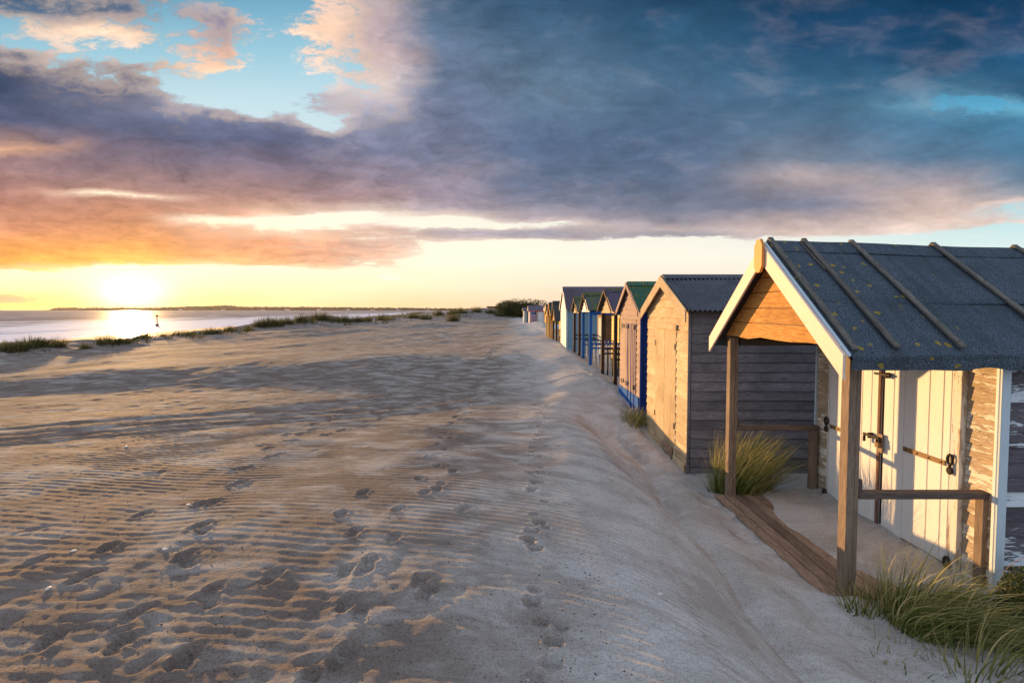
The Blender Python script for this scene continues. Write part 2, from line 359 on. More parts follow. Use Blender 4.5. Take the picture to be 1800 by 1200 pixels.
moss_mat = roofmat('yellow_green_moss', (0.08, 0.10, 0.015), (0.19, 0.17, 0.02), rough=0.95)

# mineral roofing felt with lichen
felt, q = newmat('mineral_roofing_felt')
co = q.new('ShaderNodeTexCoord').outputs['Object']
gn = q.noise(co, 130.0, 2, 0.6); g0 = q.noise(co, 2.2, 5, 0.6); g5 = q.noise(q.vm('MULTIPLY', co, (1, 4, 4)), 6.0, 5, 0.65)
col = q.mix(q.ss(gn, 0.36, 0.66), (0.010, 0.017, 0.026), (0.115, 0.155, 0.19))
col = q.mix(q.m('MULTIPLY', q.ss(g0, 0.42, 0.72), 0.5), col, (0.030, 0.042, 0.055))
col = q.mix(q.m('MULTIPLY', q.ss(g5, 0.55, 0.75), 0.25), col, (0.15, 0.16, 0.17))
st_ = q.noise(q.vm('MULTIPLY', co, (4.0, .6, .6)), 1.6, 5, 0.65)
col = q.mix(q.m('MULTIPLY', q.ss(st_, 0.48, 0.68), 0.5), col, (0.020, 0.027, 0.034))
lx = q.sep(co)[0]
vd = q.voro(q.vm('ADD', co, q.vm('MULTIPLY', q.noise(co, 20.0, 3, 0.6, col=True), (0.06, 0.06, 0.06))), 8.0)
cl = q.noise(co, 4.2, 3, 0.6)
lm = q.m('MULTIPLY', q.m('SUBTRACT', 1.0, q.ss(vd, 0.16, 0.23)), q.ss(q.m('SUBTRACT', cl, q.m('MULTIPLY', q.ss(lx, -1.6, -0.35), 0.28)), 0.35, 0.42))
lcol = q.mix(q.noise(co, 60.0, 2), (0.05, 0.05, 0.015), (0.50, 0.34, 0.03))
col = q.mix(lm, col, lcol)
finish(q, col, 0.85, q.m('ADD', gn, q.m('MULTIPLY', g0, 0.5)), 0.006, 0.9, spec=0.35)

# sand
sand, q = newmat('wind_blown_sand')
co = q.new('ShaderNodeNewGeometry').outputs['Position']
px_, py_, pz_ = q.sep(co)
n_big = q.noise(co, 0.35, 4, 0.6, 0.5); n_mid = q.noise(q.vm('MULTIPLY', co, (1, 1.7, 1)), 1.6, 6, 0.62, 0.6)
n_g = q.noise(co, 160.0, 3, 0.75); n_g2 = q.noise(co, 45.0, 4, 0.7)
n_g = q.noise(co, 85.0, 3, 0.85); n_g2 = q.noise(co, 30.0, 5, 0.8)
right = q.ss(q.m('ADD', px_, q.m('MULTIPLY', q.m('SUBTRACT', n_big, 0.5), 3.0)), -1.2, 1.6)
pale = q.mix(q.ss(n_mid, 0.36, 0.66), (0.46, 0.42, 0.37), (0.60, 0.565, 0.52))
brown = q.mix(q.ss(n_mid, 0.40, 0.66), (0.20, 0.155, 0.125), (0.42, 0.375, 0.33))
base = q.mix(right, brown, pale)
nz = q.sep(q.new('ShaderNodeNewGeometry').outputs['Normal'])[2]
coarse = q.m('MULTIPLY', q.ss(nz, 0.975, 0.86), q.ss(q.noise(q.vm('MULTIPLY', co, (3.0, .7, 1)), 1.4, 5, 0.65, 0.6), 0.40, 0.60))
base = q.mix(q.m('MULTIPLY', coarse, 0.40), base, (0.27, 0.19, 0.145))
# shelly, darker and coarser sand on the left of the beach
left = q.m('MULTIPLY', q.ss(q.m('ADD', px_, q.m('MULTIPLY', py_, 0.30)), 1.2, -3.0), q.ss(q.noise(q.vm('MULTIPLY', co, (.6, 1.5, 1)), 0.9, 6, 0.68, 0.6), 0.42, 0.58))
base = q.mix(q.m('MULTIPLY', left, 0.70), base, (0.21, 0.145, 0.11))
base = q.mix(q.m('MULTIPLY', q.ss(n_g, 0.50, 0.62), 0.62), base, q.vm('MULTIPLY', base, (0.42, 0.37, 0.34)))
base = q.mix(q.m('MULTIPLY', q.ss(n_g2, 0.52, 0.66), 0.40), base, q.vm('MULTIPLY', base, (0.55, 0.50, 0.47)))
spk = q.voro(co, 24.0)
spm = q.m('MULTIPLY', q.m('SUBTRACT', 1.0, q.ss(spk, 0.06, 0.12)), q.ss(q.noise(co, 0.9, 4, 0.6), 0.52, 0.60))
base = q.mix(q.m('MULTIPLY', spm, 0.75), base, (0.07, 0.05, 0.04))
# wet beach close to the water line
wet = q.ss(pz_, SEA + 1.1, SEA + 0.75)
base = q.mix(wet, base, (0.16, 0.12, 0.09))
n_w = q.noise(q.vm('MULTIPLY', co, (1.0, 3.0, 1.0)), 5.0, 5, 0.65)
hh = q.m('ADD', q.m('ADD', q.m('MULTIPLY', n_g, 0.35), q.m('MULTIPLY', n_g2, 0.9)), q.m('MULTIPLY', n_w, 2.6))
hh = q.m('MULTIPLY', hh, q.m('SUBTRACT', 1.0, q.m('MULTIPLY', wet, 0.97)))
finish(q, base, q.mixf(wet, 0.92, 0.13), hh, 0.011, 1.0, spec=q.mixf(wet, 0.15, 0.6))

# ------------------------------------------------------------------ numpy noise + terrain
def _h(ix, iy, s):
    n = (ix.astype(np.int64) * 374761393 + iy.astype(np.int64) * 668265263 + s * 1442695041) & 0x7fffffff
    n = ((n ^ (n >> 13)) * 1274126177) & 0x7fffffff
    n = (n ^ (n >> 16)) & 0x7fffffff
    return n / float(0x7fffffff)
def vnoise(x, y, s=0):
    ix = np.floor(x); iy = np.floor(y); fx = x - ix; fy = y - iy
    fx = fx * fx * fx * (fx * (fx * 6 - 15) + 10); fy = fy * fy * fy * (fy * (fy * 6 - 15) + 10)
    a = _h(ix, iy, s); b = _h(ix + 1, iy, s); c = _h(ix, iy + 1, s); d = _h(ix + 1, iy + 1, s)
    return (a + (b - a) * fx) * (1 - fy) + (c + (d - c) * fx) * fy - 0.5
def fbm(x, y, o=4, s=0, gain=0.5):
    t = 0; a = 1.0
    for i in range(o):
        t = t + a * vnoise(x * 2 ** i + 13.7 * i, y * 2 ** i - 7.3 * i, s + i); a *= gain
    return t
def sm(x, a, b):
    t = np.clip((x - a) / (b - a), 0, 1); return t * t * (3 - 2 * t)
BY = [-50, 4.2, 5.8, 7.2, 9.5, 11, 14, 17, 20, 22, 26, 31, 45, 60, 90, 4000]
BZ = [-2.41, -2.42, -2.445, -2.58, -2.45, -2.16, -2.06, -1.97, -1.88, -2.0, -1.96, -1.9, -1.72, -1.6, -1.5, -1.9]
GAUSS = [  # x, y, sx, sy, amp, angle
    (-6.0, 17.8, 5.5, 3.2, .33, 0), (-13, 14.5, 4.5, 2.0, .12, .1), (-2.5, 10.0, 4.0, 2.4, -.04, 0), (-11, 12, 5, 2.2, -.06, .2), (-14, 24, 8, 4, .12, 0),
    (1.75, 13.2, .75, 1.6, .12, .2), (1.55, 17.2, .8, 1.5, .14, .1), (.95, 8.3, .75, 1.6, .13, .2), (1.78, 8.9, .42, 1.2, -.27, .15), (1.25, 5.6, .45, 1.0, .08, .2), (1.75, 6.0, .3, .8, -.10, .2), (1.3, 11.2, .6, 1.0, .12, 0), (1.95, 11.6, .45, .9, -.14, 0), (0.9, 25.5, 2.2, 3.2, .26, .1), (0.6, 36, 3.5, 4.0, .30, 0), (3.2, 46, 4.0, 5.0, .26, 0),
    (-1.0, 44, 5.0, 6.0, .18, 0), (-17, 40, 5.5, 4.5, .34, .2), (-11, 53, 6, 5, .34, 0), (-20, 50, 4, 4, .30, 0), (-8, 66, 6, 6, .3, 0), (-9, 33, 7, 5, .10, 0), (-26, 58, 3.5, 5, .45, 0), (-29, 72, 5, 6, .85, .2), (-22, 86, 9, 8, .30, 0),
    (-13, 98, 9, 9, 1.05, 0), (-5, 104, 6, 8, 1.3, 0), (-20, 110, 8, 8, .95, 0), (-9, 88, 4, 5, .35, 0), (2, 112, 8, 9, 1.2, 0), (10, 110, 14, 14, .4, 0),
    (-27, 44, 3, 4, .15, 0),
]
for a_, b_ in ((30,612),(52,606),(100,605),(150,608),(186,600),(222,598),(286,588),(370,583),(404,579),(436,577)):
    d_ = 1.98 * 850 / (b_ - 541.0)
    GAUSS.append(((a_ - 900) / 850 * d_, d_, .8, .8, .20, 0))
def shore_x(Y):
    return -60 - .13 * (np.minimum(np.maximum(Y, -100), 150) - 60) + np.maximum(0, Y - 150) * 0.6
def ground_base(X, Y):
    X = np.asarray(X, float); Y = np.asarray(Y, float)
    plat = np.interp(Y, [0, 3.5, 5, 7, 9.5, 12, 15, 20, 30, 60], [-1.62, -1.64, -1.70, -1.84, -2.0, -2.03, -1.98, -1.86, -1.80, -1.66]) - .42 * sm(-X, 3, 26) * sm(Y, 3, 20) * (1 - .6 * sm(Y, 45, 62))
    base = np.interp(Y, BY, BZ)
    x0 = np.interp(Y, [0, 3, 6, 9, 14, 30, 60], [.70, .66, .62, .70, 1.0, 1.1, 1.5])
    x1 = np.interp(Y, [0, 3, 6, 9, 14, 30, 60], [2.05, 1.95, 1.85, 2.0, 2.3, 2.4, 3.0])
    x0 = x0 + .12 * np.sin(Y * 1.1); x1 = x1 + .09 * np.sin(Y * .9 + 1) + .22 * fbm(Y / 1.6, Y * 0 + .7, 3, 131)
    t = np.clip((X - x0) / (x1 - x0), 0, 1)
    s = .78 * t ** 1.6 + .22 * t * t * (3 - 2 * t)
    s = np.clip(s, 0, 1)
    plat = plat - .10 * sm(X, -.9, 1.0) * (1 - sm(Y, 10, 14))
    base = base + .16 * (1 - sm(X, x1 + .1, x1 + .80)) - .05 * np.exp(-((X - x1) / .12) ** 2) * (1 - sm(Y, 8, 12))
    z = plat * (1 - s) + base * s
    for gx, gy, sx, sy, a, an in GAUSS:
        c_, s_ = math.cos(an), math.sin(an)
        u = ((X - gx) * c_ + (Y - gy) * s_) / sx; v = (-(X - gx) * s_ + (Y - gy) * c_) / sy
        z = z + a * np.exp(-(u * u + v * v))
    hutz = sm(X, 2.1, 2.6) * sm(-X, -9, -7)          # calm sand where the huts stand
    z = z + (.20 * fbm(X / 7, Y / 9, 3, 3) + .055 * fbm(X / 1.7, Y / 2.0, 3, 9)) * (1 - .85 * hutz) * (.16 + .84 * sm(np.hypot(X, Y), 6, 20))
    z = z - .09 * sm(X, 2.655, 2.74) * sm(Y, 3.97, 4.03) * (1 - sm(Y, 6.22, 6.30)) * (1 - sm(X, 3.9, 4.0))
    # dune edge hummocks, then the beach
    edge = -29.5 + 2.0 * fbm(Y / 9.0, Y * 0 + 2.2, 2, 21)
    ridge = np.exp(-((X - edge - 2) / 3.5) ** 2)
    z = z + ridge * (.55 * np.clip(fbm(X / 4, Y / 4.5, 3, 31) + .10, 0, 1)) * sm(Y, 12, 24)
    sx = shore_x(Y)
    e2 = np.maximum(edge, sx + 25)
    k = np.clip((e2 - X) / np.maximum(e2 - sx, 1), 0, 3)
    z = np.where(X < e2, z * (1 - sm(k, 0, .22)) + (-3.25 - .75 * k) * sm(k, 0, .22), z)
    return np.maximum(z, -5.4) + CZ

def pix_ray(px, py):
    xc = (px - 900) / 850.0; yc_ = (600 - py - 25) / 850.0
    return np.array([xc, math.cos(PITCH) + yc_ * math.sin(PITCH), -math.sin(PITCH) + yc_ * math.cos(PITCH)])
TS = 1.0 * 1.006 ** np.arange(1250)
def ground_at(px, py):
    d = pix_ray(px, py)
    P_ = d[None, :] * TS[:, None]
    hit = np.nonzero(CZ + P_[:, 2] < ground_base(P_[:, 0], P_[:, 1]))[0]
    i_ = int(hit[0]) if len(hit) else len(TS) - 1
    t_ = np.linspace(TS[max(i_ - 1, 0)], TS[i_], 24)
    P_ = d[None, :] * t_[:, None]
    hit = np.nonzero(CZ + P_[:, 2] < ground_base(P_[:, 0], P_[:, 1]))[0]
    p = P_[int(hit[0]) if len(hit) else -1]
    return float(p[0]), float(p[1])

# footprints: pixel spots in the photograph turned into places on the sand
SHOES = [(325,1155),(367,1038),(323,975),(352,920),(353,883),(430,820),(415,848),(610,1060),(605,1150),(740,1020),(752,1040),(815,890),(797,824),(768,856),
         (757,750),(640,1000),(650,985),(600,900),(638,862),(625,930),(795,740),(801,728),(776,766),(642,745),(670,733),(686,700),(690,689),(690,664),(720,650),
         (726,640),(575,672),(585,680),(845,650),(833,660),(826,680),(829,688),(655,720),(700,690),(492,795),(505,760),(480,1010),(240,1075),(90,1120),(210,1130),(150,1010),(60,985),(250,900),(190,960)]
PAWS = [(970,1165),(973,1125),(953,1090),(935,1055),(942,960),(928,945),(935,930),(948,915),(936,856),(941,845),(932,828),(950,828),(945,800),(938,783),(945,770),(955,755),(962,710),(950,722),
        (700,665),(712,673),(620,655),(600,662),(770,655),(760,668),(740,640),(845,632),(850,622),(860,640),(880,640),(905,655),(925,662),(935,650),(905,640)]
PRINTS = []
for i, (a, b) in enumerate(SHOES):
    x, y = ground_at(a, b); PRINTS.append((x, y, random.uniform(-.4, .3), .095, .050, .032 if i < 20 else .026, True))
for a, b in PAWS:
    x, y = ground_at(a, b); PRINTS.append((x, y, random.uniform(-.5, .5), .045 * (1 + y * .05), .046 * (1 + y * .05), .042, False))
# walked trails, step by step on the sand
for pts, step, L_, W_, dp_ in (([(560,1185),(640,1000),(735,860),(800,735),(848,650),(872,605)], .42, .080, .046, .026),
                               ([(340,1165),(352,930),(430,820),(570,735),(690,662),(760,622)], .46, .090, .050, .028),
                               ([(975,1180),(944,950),(940,830),(955,735),(935,660),(905,612)], .26, .040, .040, .030),
                               ([(700,700),(640,745),(520,770),(300,800)], .46, .085, .048, .024)):
    W3 = [ground_at(a, b) for a, b in pts]; side_ = 1
    for (xa, ya), (xb, yb) in zip(W3[:-1], W3[1:]):
        L2 = math.hypot(xb - xa, yb - ya); n_ = max(1, int(L2 / step)); an_ = -math.atan2(xb - xa, yb - ya)
        for k in range(n_):
            f_ = (k + random.uniform(-.12, .12)) / n_; side_ = -side_
            x = xa + (xb - xa) * f_ + side_ * .07 * math.cos(an_) + random.gauss(0, .02); y = ya + (yb - ya) * f_
            gr_ = 1 + max(0, y - 5) * .05
            PRINTS.append((x, y, an_ + random.uniform(-.3, .3), L_ * gr_, W_ * gr_, dp_ * gr_ * random.uniform(.7, 1.15), step > .3))
# soft old hollows of many earlier steps
for i in range(14):
    a = random.uniform(20, 800); b = random.uniform(690, 1190)
    x, y = ground_at(a, b); PRINTS.append((x, y, random.uniform(-1.2, .4), random.uniform(.06, .11), random.uniform(.04, .07), random.uniform(.005, .011), False))
def ground(X, Y, detail=True):
    z = ground_base(X, Y)
    if not detail: return z
    R = np.hypot(X, Y)
    xs = np.clip(X - .1, 0, 3)
    ph = Y + .10 * X + .30 * xs ** 1.6 + .16 * fbm(X / 1.6, Y / 2.4, 2, 51) + .022 * fbm(X / .35, Y / .5, 2, 55) * 1.6
    lam = .088 + 0 * X
    w = ph / lam
    fr = w - np.floor(w)
    rip = np.where(fr < .40, fr / .40, (1 - fr) / .60); rip = rip * rip * (3 - 2 * rip)
    msk = np.clip(.95 + 1.3 * fbm(X / 1.9, Y / 2.6, 2, 61), 0.15, 1) * (1 - sm(Y, 8.5, 12.5)) * (1 - sm(-X, 5.0, 8.5)) * (1 - .9 * sm(X, 1.75, 2.05))
    msk = msk * (.78 + .32 * sm(X, -3.5, .3)) * (.75 + .35 * np.clip(2.5 * fbm(X / .7, Y / .5, 2, 63), -1, 1))
    z = z + rip * .0060 * msk * (1 + .25 * sm(4 - Y, 0, 2)) * (1 + 1.5 * sm(X, .0, 1.0)) * (1 + .5 * sm(Y, 4, 7))
    # churned, lumpy sand at the lower left
    lump = sm(-X - .30 * Y, -1.4, .3) * (1 - sm(Y, 9, 16)) * (1 - sm(-X, 12, 18))
    a = .055 * np.abs(fbm(X / .42 + .3 * Y, Y / .62, 3, 71)) + .025 * fbm(X / .13, Y / .18, 3, 75)
    z = z + a * lump * (.07 + .34 * sm(4.2 - Y, 0, 2.0)) * np.clip(.5 + 2.2 * fbm(X / 1.3, Y / 1.6, 2, 78), 0, 1)
    lump2 = np.exp(-(((X + .55) / .55) ** 2 + ((Y - 2.5) / .55) ** 2))
    z = z + .05 * np.abs(fbm(X / .3, Y / .28, 3, 81)) * lump2
    # wheel ruts running in from the left
    for c0, k, wd, dp in ((-4.6, -.62, .09, .022), (-5.3, -.60, .09, .03), (-6.3, -.66, .12, .03), (-7.6, -.7, .15, .035)):
        dline = X - (c0 + (Y - 8.0) / k * -1.0 * .9) * 1.0
        dline = dline + .25 * fbm(Y / 2.0, X / 3.0, 2, 91)
        z = z - dp * np.exp(-(dline / wd) ** 2) * sm(Y, 5.2, 6.4) * (1 - sm(Y, 12, 16)) * np.clip(.6 + 2 * fbm(X, Y, 2, 95), 0, 1.2)
        z = z + dp * .8 * np.exp(-((dline - wd * 1.8) / wd) ** 2) * sm(Y, 5.2, 6.4) * (1 - sm(Y, 12, 16))
    # small loose roughness, also churned sand against the huts
    z = z + (.004 + .012 * sm(-X - .1 * Y, 1.5, 6)) * fbm(X / .30, Y / .36, 4, 101, .6) * (1 - sm(Y, 12, 22))
    near = sm(X, 1.9, 2.4) * (1 - sm(Y, 14, 20))
    z = z + .042 * fbm(X / .19, Y / .22, 4, 111) * near
    return z
def put_prints(X, Y, Z, xs, ys):
    for x, y, an, L, Wd, dp, shoe in PRINTS:
        r = L * 1.9 + .05
        i0, i1 = np.searchsorted(xs, [x - r, x + r]); j0, j1 = np.searchsorted(ys, [y - r, y + r])
        if i1 - i0 < 2 or j1 - j0 < 2: continue
        x_ = X[j0:j1, i0:i1] - x; y_ = Y[j0:j1, i0:i1] - y
        c_, s_ = math.cos(an), math.sin(an)
        u = (x_ * c_ + y_ * s_) / Wd; v = (-x_ * s_ + y_ * c_) / L
        if shoe: u = u / (1 - .30 * np.exp(-((v + .25) / .28) ** 2)); v = np.sign(v) * np.abs(v) ** 1.3
        rr = np.sqrt(u * u + v * v)
        dz_ = -dp * (1 - sm(rr, .78, 1.03)) * (.85 + .15 * np.sin(v * 2.2)) + dp * .34 * np.exp(-((rr - 1.25) / .22) ** 2) * (.6 + .4 * np.sin(5 * np.arctan2(v, u) + x * 9))
        if shoe: dz_ = dz_ + .009 * np.sin(v * 26) * (rr < .85)
        Z[j0:j1, i0:i1] += dz_

def axis_grow(start, end, d0, grow, out=None):
    out = out or []
    p = start; d = d0; s = 1 if end > start else -1
    while (end - p) * s > 0:
        p += s * d; d *= grow; out.append(p)
    return out
yrows = sorted(axis_grow(1.1, -350, .05, 1.18)) + list(np.arange(1.1, 9.0, .0130))
yrows += axis_grow(yrows[-1], 3000, .0145, 1.0145)
xcols = sorted(axis_grow(-4.0, -320, .027, 1.0125)) + list(np.arange(-4.0, -1.8, .023)) + list(np.arange(-1.8, -.2, .019)) + list(np.arange(-.2, 2.3, .0195)) + list(np.arange(2.3, 3.2, .024))
xcols += axis_grow(xcols[-1], 3000, .028, 1.045)
xs = np.array(xcols); ys = np.array(yrows)
Xg, Yg = np.meshgrid(xs, ys)
Zg = ground(Xg, Yg)
put_prints(Xg, Yg, Zg, xs, ys)

def grid_object(name, X, Y, Z, mat, smooth=True):
    ny, nx = X.shape
    co = np.stack([X, Y, Z], -1).reshape(-1, 3).astype(np.float32)
    idx = np.arange(nx * ny).reshape(ny, nx)
    q_ = np.stack([idx[:-1, :-1], idx[:-1, 1:], idx[1:, 1:], idx[1:, :-1]], -1).reshape(-1)
    me = bpy.data.meshes.new(name)
    nf = len(q_) // 4
    me.vertices.add(len(co)); me.vertices.foreach_set('co', co.ravel())
    me.loops.add(len(q_)); me.loops.foreach_set('vertex_index', q_.astype(np.int32))
    me.polygons.add(nf)
    me.polygons.foreach_set('loop_start', np.arange(0, nf * 4, 4, dtype=np.int32))
    me.polygons.foreach_set('use_smooth', np.full(nf, smooth))
    me.update(calc_edges=True)
    me.materials.append(mat)
    o = bpy.data.objects.new(name, me); COL.objects.link(o)
    return o
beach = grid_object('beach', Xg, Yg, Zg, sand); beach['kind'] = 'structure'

# ------------------------------------------------------------------ sea
water, q = newmat('milky_evening_sea')
co = q.new('ShaderNodeNewGeometry').outputs['Position']
st = q.vm('MULTIPLY', co, (0.16, 0.022, 1.0))
fo = q.noise(st, 1.0, 7, 0.62, 0.6)
fx = q.sep(co)[0]; fy = q.sep(co)[1]
shore = q.ss(q.m('ADD', fx, q.m('MULTIPLY', q.m('MINIMUM', fy, 150.0), 0.13)), -175.0, -62.0)
foam = q.ss(q.m('ADD', fo, q.m('MULTIPLY', shore, 0.24)), 0.53, 0.66)
rip = q.noise(q.vm('MULTIPLY', co, (0.9, 0.22, 1.0)), 1.0, 5, 0.65, 0.3)
rip2 = q.noise(q.vm('MULTIPLY', co, (0.07, 0.02, 1.0)), 1.0, 4, 0.6, 0.3)
col = q.mix(foam, q.mix(rip2, (0.04, 0.05, 0.07), (0.17, 0.15, 0.17)), (0.74, 0.72, 0.76))
finish(q, col, q.mixf(foam, 0.42, 0.7), q.m('ADD', rip, q.m('MULTIPLY', rip2, 3.0)), 0.35, 0.8, spec=0.4)
wy = sorted(axis_grow(0, -400, 3, 1.12)) + axis_grow(0, 6000, 1.2, 1.02)
wx = sorted(axis_grow(-150, -6000, 1.2, 1.05)) + list(np.arange(-150, -50, .8)) + axis_grow(-50, 1500, 1.5, 1.08)
XW, YW = np.meshgrid(np.array(wx), np.array(wy))
sd = shore_x(YW) - XW       # metres out from the water line
ph = sd + 7 * fbm(XW / 40, YW / 45, 3, 7)
hgt = .32 * np.exp(-((ph - 22) / 2.4) ** 2) + .42 * np.exp(-((ph - 48) / 3.5) ** 2) + .35 * np.exp(-((ph - 85) / 4) ** 2)
hgt = hgt * np.clip(.6 + 1.8 * fbm(XW / 60 + 4, YW / 38, 2, 17), 0, 1.3) + .10 * fbm(XW / 6, YW / 16, 3, 27) * sm(sd, 5, 40)
hgt = hgt * (1 - sm(np.hypot(XW, YW), 500, 1500))
sea = grid_object('sea', XW, YW, SEA + hgt * sm(sd, 0, 8), water); sea['kind'] = 'structure'

# ------------------------------------------------------------------ object helpers
def tag(o, label=None, cat=None, group=None, kind=None):
    if label: o['label'] = label
    if cat: o['category'] = cat
    if group: o['group'] = group
    if kind: o['kind'] = kind
    return o
def empty(name, loc, label, cat, group=None):
    o = bpy.data.objects.new(name, None); COL.objects.link(o)
    o.location = loc; o.empty_display_size = .2
    return tag(o, label, cat, group)
def wpos(o):
    p = Vector(o.location)
    return p if o.parent is None else p + wpos(o.parent)
def link(name, me, parent=None, loc=(0, 0, 0), rot=None):
    """loc in world; parents are never rotated"""
    o = bpy.data.objects.new(name, me); COL.objects.link(o)
    if parent is not None:
        o.parent = parent; o.location = Vector(loc) - base_of(parent)
        pr = ROT.get(parent.name)
        if pr is not None:
            Mp = Matrix.Translation(base_of(parent)) @ pr.to_4x4()
            Mo = Matrix.Translation(Vector(loc)) @ (rot.to_4x4() if rot is not None else Matrix.Identity(4))
            L = Mp.inverted() @ Mo
            o.location = L.to_translation(); o.rotation_euler = L.to_euler()
            BASE[o.name] = Vector(loc); ROT[o.name] = (rot if rot is not None else Matrix.Identity(3))
            return o
    else:
        o.location = loc
    if rot is not None: o.rotation_euler = rot.to_euler(); ROT[o.name] = rot
    BASE[o.name] = Vector(loc)
    return o
BASE = {}; ROT = {}
def base_of(o):
    return BASE.get(o.name, Vector(o.location))
def mk(name, verts, faces, mat, smooth=False):
    me = bpy.data.meshes.new(name); me.from_pydata([tuple(v) for v in verts], [], faces); me.update()
    if mat: me.materials.append(mat)
    if smooth:
        for p in me.polygons: p.use_smooth = True
    return me
BOXC = {}
def boxmesh(dims, mat, bev=.004):
    key = (tuple(round(d, 3) for d in dims), mat.name, bev)
    if key in BOXC: return BOXC[key]
    bm = bmesh.new(); bmesh.ops.create_cube(bm, size=1)
    for v in bm.verts: v.co = Vector((v.co.x * dims[0], v.co.y * dims[1], v.co.z * dims[2]))
    if bev: bmesh.ops.bevel(bm, geom=list(bm.edges), offset=min(bev, min(dims) * .3), segments=1, affect='EDGES')
    me = bpy.data.meshes.new('box'); bm.to_mesh(me); bm.free(); me.materials.append(mat)
    BOXC[key] = me
    return me
RZ90 = Matrix.Rotation(math.radians(90), 3, 'Z'); RZm90 = Matrix.Rotation(math.radians(-90), 3, 'Z'); RYm90 = Matrix.Rotation(math.radians(-90), 3, 'Y')
def box(name, x0, x1, y0, y1, z0, z1, mat, parent, axis='x', bev=.004):
    c = ((x0 + x1) / 2, (y0 + y1) / 2, (z0 + z1) / 2); dx_, dy_, dz_ = abs(x1 - x0), abs(y1 - y0), abs(z1 - z0)
    if axis == 'x': return link(name, boxmesh((dx_, dy_, dz_), mat, bev), parent, c)
    if axis == 'y': return link(name, boxmesh((dy_, dx_, dz_), mat, bev), parent, c, RZ90)
    return link(name, boxmesh((dz_, dy_, dx_), mat, bev), parent, c, RYm90)
def prism(name, poly, off, mat, parent, xdir, bev=.004):
    """poly: world points; off: extrusion vector; grain along xdir"""
    P = [Vector(p) for p in poly]; off = Vector(off)
    xd = Vector(xdir).normalized(); zd = off.normalized().cross(xd)
    if zd.length < .1: zd = Vector((0, 0, 1)) - xd * xd.z
    zd = (zd - xd * zd.dot(xd)).normalized(); yd = zd.cross(xd).normalized()
    R = Matrix((xd, yd, zd)).transposed()
    c = sum(P, Vector()) / len(P) + off / 2
    Ri = R.transposed(); n = len(P)
    vs = [Ri @ (p - c) for p in P] + [Ri @ (p + off - c) for p in P]
    bm = bmesh.new(); bv = [bm.verts.new(v) for v in vs]
    bm.faces.new(bv[:n]); bm.faces.new(bv[n:][::-1])
    for i in range(n): bm.faces.new((bv[i], bv[n + i], bv[n + (i + 1) % n], bv[(i + 1) % n]))
    bmesh.ops.recalc_face_normals(bm, faces=list(bm.faces))
    if bev: bmesh.ops.bevel(bm, geom=list(bm.edges), offset=bev, segments=1, affect='EDGES')
    me = bpy.data.meshes.new(name); bm.to_mesh(me); bm.free(); me.materials.append(mat)
    return link(name, me, parent, c, R)
LAPC = {}
def lapmesh(L0, L1, h, mat, s0=0.0, t=.026, lean=0.0):
    """lap board; x 0..L0 along the bottom, s0..s0+L1 along the top, outside is -y"""
    key = (round(L0, 3), round(L1, 3), round(h, 3), mat.name, round(s0, 3), t)
    if key in LAPC: return LAPC[key]
    prof = [(0, 0), (-t, 0), (-t - .001, .004), (-t * .35, h + .004), (0, h + .004)]
    vs = []; n = len(prof)
    r = random.Random(int(L0 * 1000) + int(h * 9999)); wv = .009 if mat in (lit_board, peel_board) else .0022; nseg = 8
    for k in range(nseg + 1):
        f = k / nseg
        wob = 0 if k in (0, nseg) else r.uniform(-wv, wv)
        for (y, z) in prof:
            a = z / (h + .004)
            xa = f * L0; xb = s0 + f * L1
            vs.append((xa + (xb - xa) * a, y, z + (wob if z < .01 else 0)))
    fs = []
    for k in range(nseg):
        for i in range(n):
            j = (i + 1) % n
            fs.append((k * n + i, k * n + j, (k + 1) * n + j, (k + 1) * n + i))
    fs.append(tuple(range(n))[::-1]); fs.append(tuple(nseg * n + i for i in range(n)))
    me = mk('board', vs, fs, mat); 
    bm = bmesh.new(); bm.from_mesh(me); bmesh.ops.recalc_face_normals(bm, faces=list(bm.faces)); bm.to_mesh(me); bm.free()
    LAPC[key] = me
    return me
def clad(parent, face, a0, a1, at, z0, z1, pitch, mat, joined=False, cutl=None, t=.026, name='board', jitter=True):
    """rows of lap boards. face 'f': outside -X at x=at, running over y a0..a1; face 's': outside -Y at y=at, over x a0..a1.
    cutl(z) -> (lo, hi) trims boards under a gable"""
    z = z0; vs_all = []; fs_all = []
    while z < z1 - .02:
        h = min(pitch, z1 - z)
        lo, hi = (a0, a1) if cutl is None else cutl(z)
        lo2, hi2 = (a0, a1) if cutl is None else cutl(z + h)
        lo = max(lo, a0); hi = min(hi, a1); lo2 = max(lo2, a0); hi2 = min(hi2, a1)
        if hi - lo < .05: break
        if hi2 - lo2 < .02: lo2 = (lo + hi) / 2 - .01; hi2 = lo2 + .02
        if face == 'f':
            me = lapmesh(hi - lo, hi2 - lo2, h, mat, s0=hi - hi2, t=t); loc = Vector((at, hi, z)); rot = RZm90
        else:
            me = lapmesh(hi - lo, hi2 - lo2, h, mat, s0=lo2 - lo, t=t); loc = Vector((lo, at, z)); rot = None
        if joined:
            R = rot if rot is not None else Matrix.Identity(3)
            b = len(vs_all)
            vs_all += [R @ v.co + loc for v in me.vertices]
            fs_all += [tuple(i + b for i in p.vertices) for p in me.polygons]
        else:
            if jitter:
                j = Matrix.Rotation(random.uniform(-.0012, .0012), 3, 'Y')
                rot2 = (rot @ j) if rot is not None else j
            else: rot2 = rot
            link(name, me, parent, loc, rot2)
        z += pitch
    if joined and vs_all:
        c = sum(vs_all, Vector()) / len(vs_all)
        R = RZm90 if face == 'f' else Matrix.Identity(3)
        me = mk('cladding', [R.transposed() @ (v - c) for v in vs_all], fs_all, mat)
        link('cladding', me, parent, c, R)

